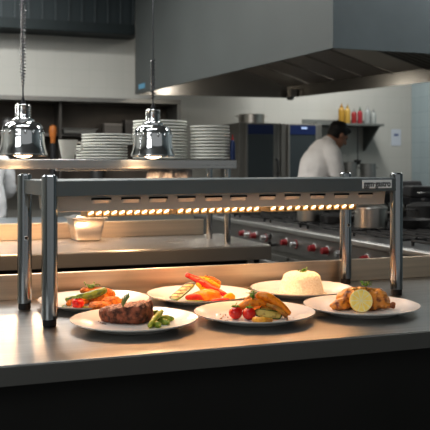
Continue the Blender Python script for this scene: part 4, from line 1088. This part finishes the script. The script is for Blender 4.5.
def coat(t, J, m, mt):
    c = M()
    c.tube([J['pelvis']-Vector((0,0,.10)), J['pelvis'], J['waist'], J['chest'], J['shoulder']-Vector((0,0,.0))], [(.200,.155),(.195,.150),(.180,.140),(.200,.150),(.150,.105)], 28, up=(0,-1,.2), sub=6)
    for s in 'lr':
        c.tube([J['shoulder'], J['sh'+s], J['el'+s], J['el'+s].lerp(J['wr'+s], .8)], [.075, .080, .066, .048], 18, sub=6)
    c.jitter(.012, 9, 1.).jitter(.005, 28, 4.)
    c.build('chef_coat', m, t, remesh=.011, lapl=4)
    cd = (J['neck']-J['shoulder']).normalized(); u = cd.to_track_quat('Z', 'Y').to_matrix().to_4x4()
    M().lathe([(.070, -.01), (.074, .03), (.068, .055), (.063, .053), (.066, .02)], 32, Matrix.Translation(J['shoulder']+cd*.045) @ u).build('collar', m, t)
    tr_ = M()
    tr_.tube([J['pelvis']-Vector((0,0,.16)), J['pelvis']+Vector((0,0,.04))], [(.185,.135),(.180,.135)], 24, up=(0,-1,.2), sub=4)
    for s in 'lr': tr_.tube([J['hip'+s], J['kn'+s], J['an'+s]-Vector((0,0,.02))], [.115, .085, .072], 18, sub=5)
    tr_.build('trousers', mt, t, remesh=.012, lapl=3)
    sh = M()
    for s in 'lr':
        f = J['an'+s]; sh.tube([f-Vector((0,.045,.045)), f+Vector((0,.05,-.045)), f+Vector((0,.17,-.060))], [.048,.050,.038], 14, sub=4)
    sh.build('shoes', BLACK, t, remesh=.010, lapl=2)

# chef at right: seen from behind, leaning forward to the right with bowed head.
# local +Y is his facing direction; he faces right and slightly away from the camera
c_pos = at_d(322, 7.75)
face_dir = (RT*.93+FW*.36).normalized(); rzc = math.atan2(-face_dir.x, face_dir.y)
pose1 = dict(pelvis=(0,-.13,.95), waist=(0,-.11,1.10), chest=(0,-.06,1.30), shoulder=(0,.025,1.465), neck=(0,.105,1.555), head=(0,.185,1.590), face=(0,.84,-.54),
    shl=(-.180,.02,1.40), shr=(.180,.02,1.40), ell=(-.22,.08,1.14), elr=(.22,.08,1.14), wrl=(-.15,.40,1.10), wrr=(.15,.40,1.10),
    hipl=(-.09,-.11,.90), hipr=(.09,-.11,.90), knl=(-.11,-.06,.50), knr=(.11,-.06,.50), anl=(-.12,-.10,.085), anr=(.12,-.10,.085))
t1, J1 = person((c_pos.x, c_pos.y, 0), rzc, 'black-haired chef in a white coat, back to us with head bowed by the ovens', pose1)
coat(t1, J1, COAT, TROUS)
# chef at left edge: only his right side is inside the picture
c2 = at_d(-17, 6.95)
fd = (-RT*.5+FW*.85).normalized(); rz2 = math.atan2(-fd.x, fd.y)
pose2 = dict(pelvis=(0,-.02,.95), waist=(0,-.0,1.10), chest=(0,.05,1.24), shoulder=(0,.13,1.36), neck=(0,.20,1.42), head=(0,.28,1.47), face=(0,.80,-.60),
    shl=(-.185,.12,1.33), shr=(.185,.12,1.33), ell=(-.26,.16,1.08), elr=(.27,.14,1.08), wrl=(-.16,.38,1.02), wrr=(.17,.38,1.02),
    hipl=(-.09,-.02,.90), hipr=(.09,-.02,.90), knl=(-.11,.02,.50), knr=(.11,.02,.50), anl=(-.12,-.03,.085), anr=(.12,-.03,.085))
t2, J2 = person((c2.x, c2.y, 0), rz2, 'person in a pale coat cut off by the left edge, bending behind the work table', pose2)
coat(t2, J2, COATB, TROUS)

# ================================================================== LIGHTS
def area(loc, sx, sy, e, col, tgt=None, name='ceiling light'):
    L = bpy.data.lights.new(name, 'AREA'); L.shape = 'RECTANGLE'; L.size = sx; L.size_y = sy; L.energy = e; L.color = col
    o = bpy.data.objects.new(name.replace(' ', '_'), L); C.objects.link(o); o.location = loc
    if tgt: o.rotation_euler = (Vector(tgt)-Vector(loc)).to_track_quat('-Z', 'Y').to_euler()
    return o
cool = (1, .985, .95)
area((-.6, 7.2, 3.6), 3.0, .3, 112, cool)
area((-1.6, 4.3, 3.6), 2.4, .3, 70, cool)
area((1.0, 5.6, 3.6), .3, 3.0, 60, cool)
area((4.6, 7.6, 3.6), .3, 2.4, 80, cool)
area((4.2, 4.2, 3.6), 1.2, .3, 40, cool)
area((.2, 2.3, 3.6), 2.4, .5, 26, (.95, .98, 1))
area((-2.2, -.6, 2.9), 2.2, 1.4, 34, (.97, .99, 1), (0, 2.2, 1.0), 'soft key light')  # added soft key for cool highlights on the counter; no window there
w = bpy.data.worlds.new('world'); bpy.context.scene.world = w; w.use_nodes = True
w.node_tree.nodes['Background'].inputs[0].default_value = (.68, .70, .70, 1); w.node_tree.nodes['Background'].inputs[1].default_value = .38

# ================================================================== CAMERA
cam = bpy.data.cameras.new('camera'); co_ = bpy.data.objects.new('camera', cam); C.objects.link(co_)
co_.location = (0, 0, EYE); co_.rotation_euler = (PI/2, 0, -YAW)
cam.sensor_width = 36; cam.lens = 36*FPX/430; cam.shift_y = -(215-HOR)/430
cam.dof.use_dof = True; cam.dof.focus_distance = 2.05; cam.dof.aperture_fstop = 9.0
cam.clip_start = .05
bpy.context.scene.camera = co_
vs_ = bpy.context.scene.view_settings
vs_.view_transform = 'Standard'; vs_.look = 'Medium High Contrast'; vs_.exposure = 0.08
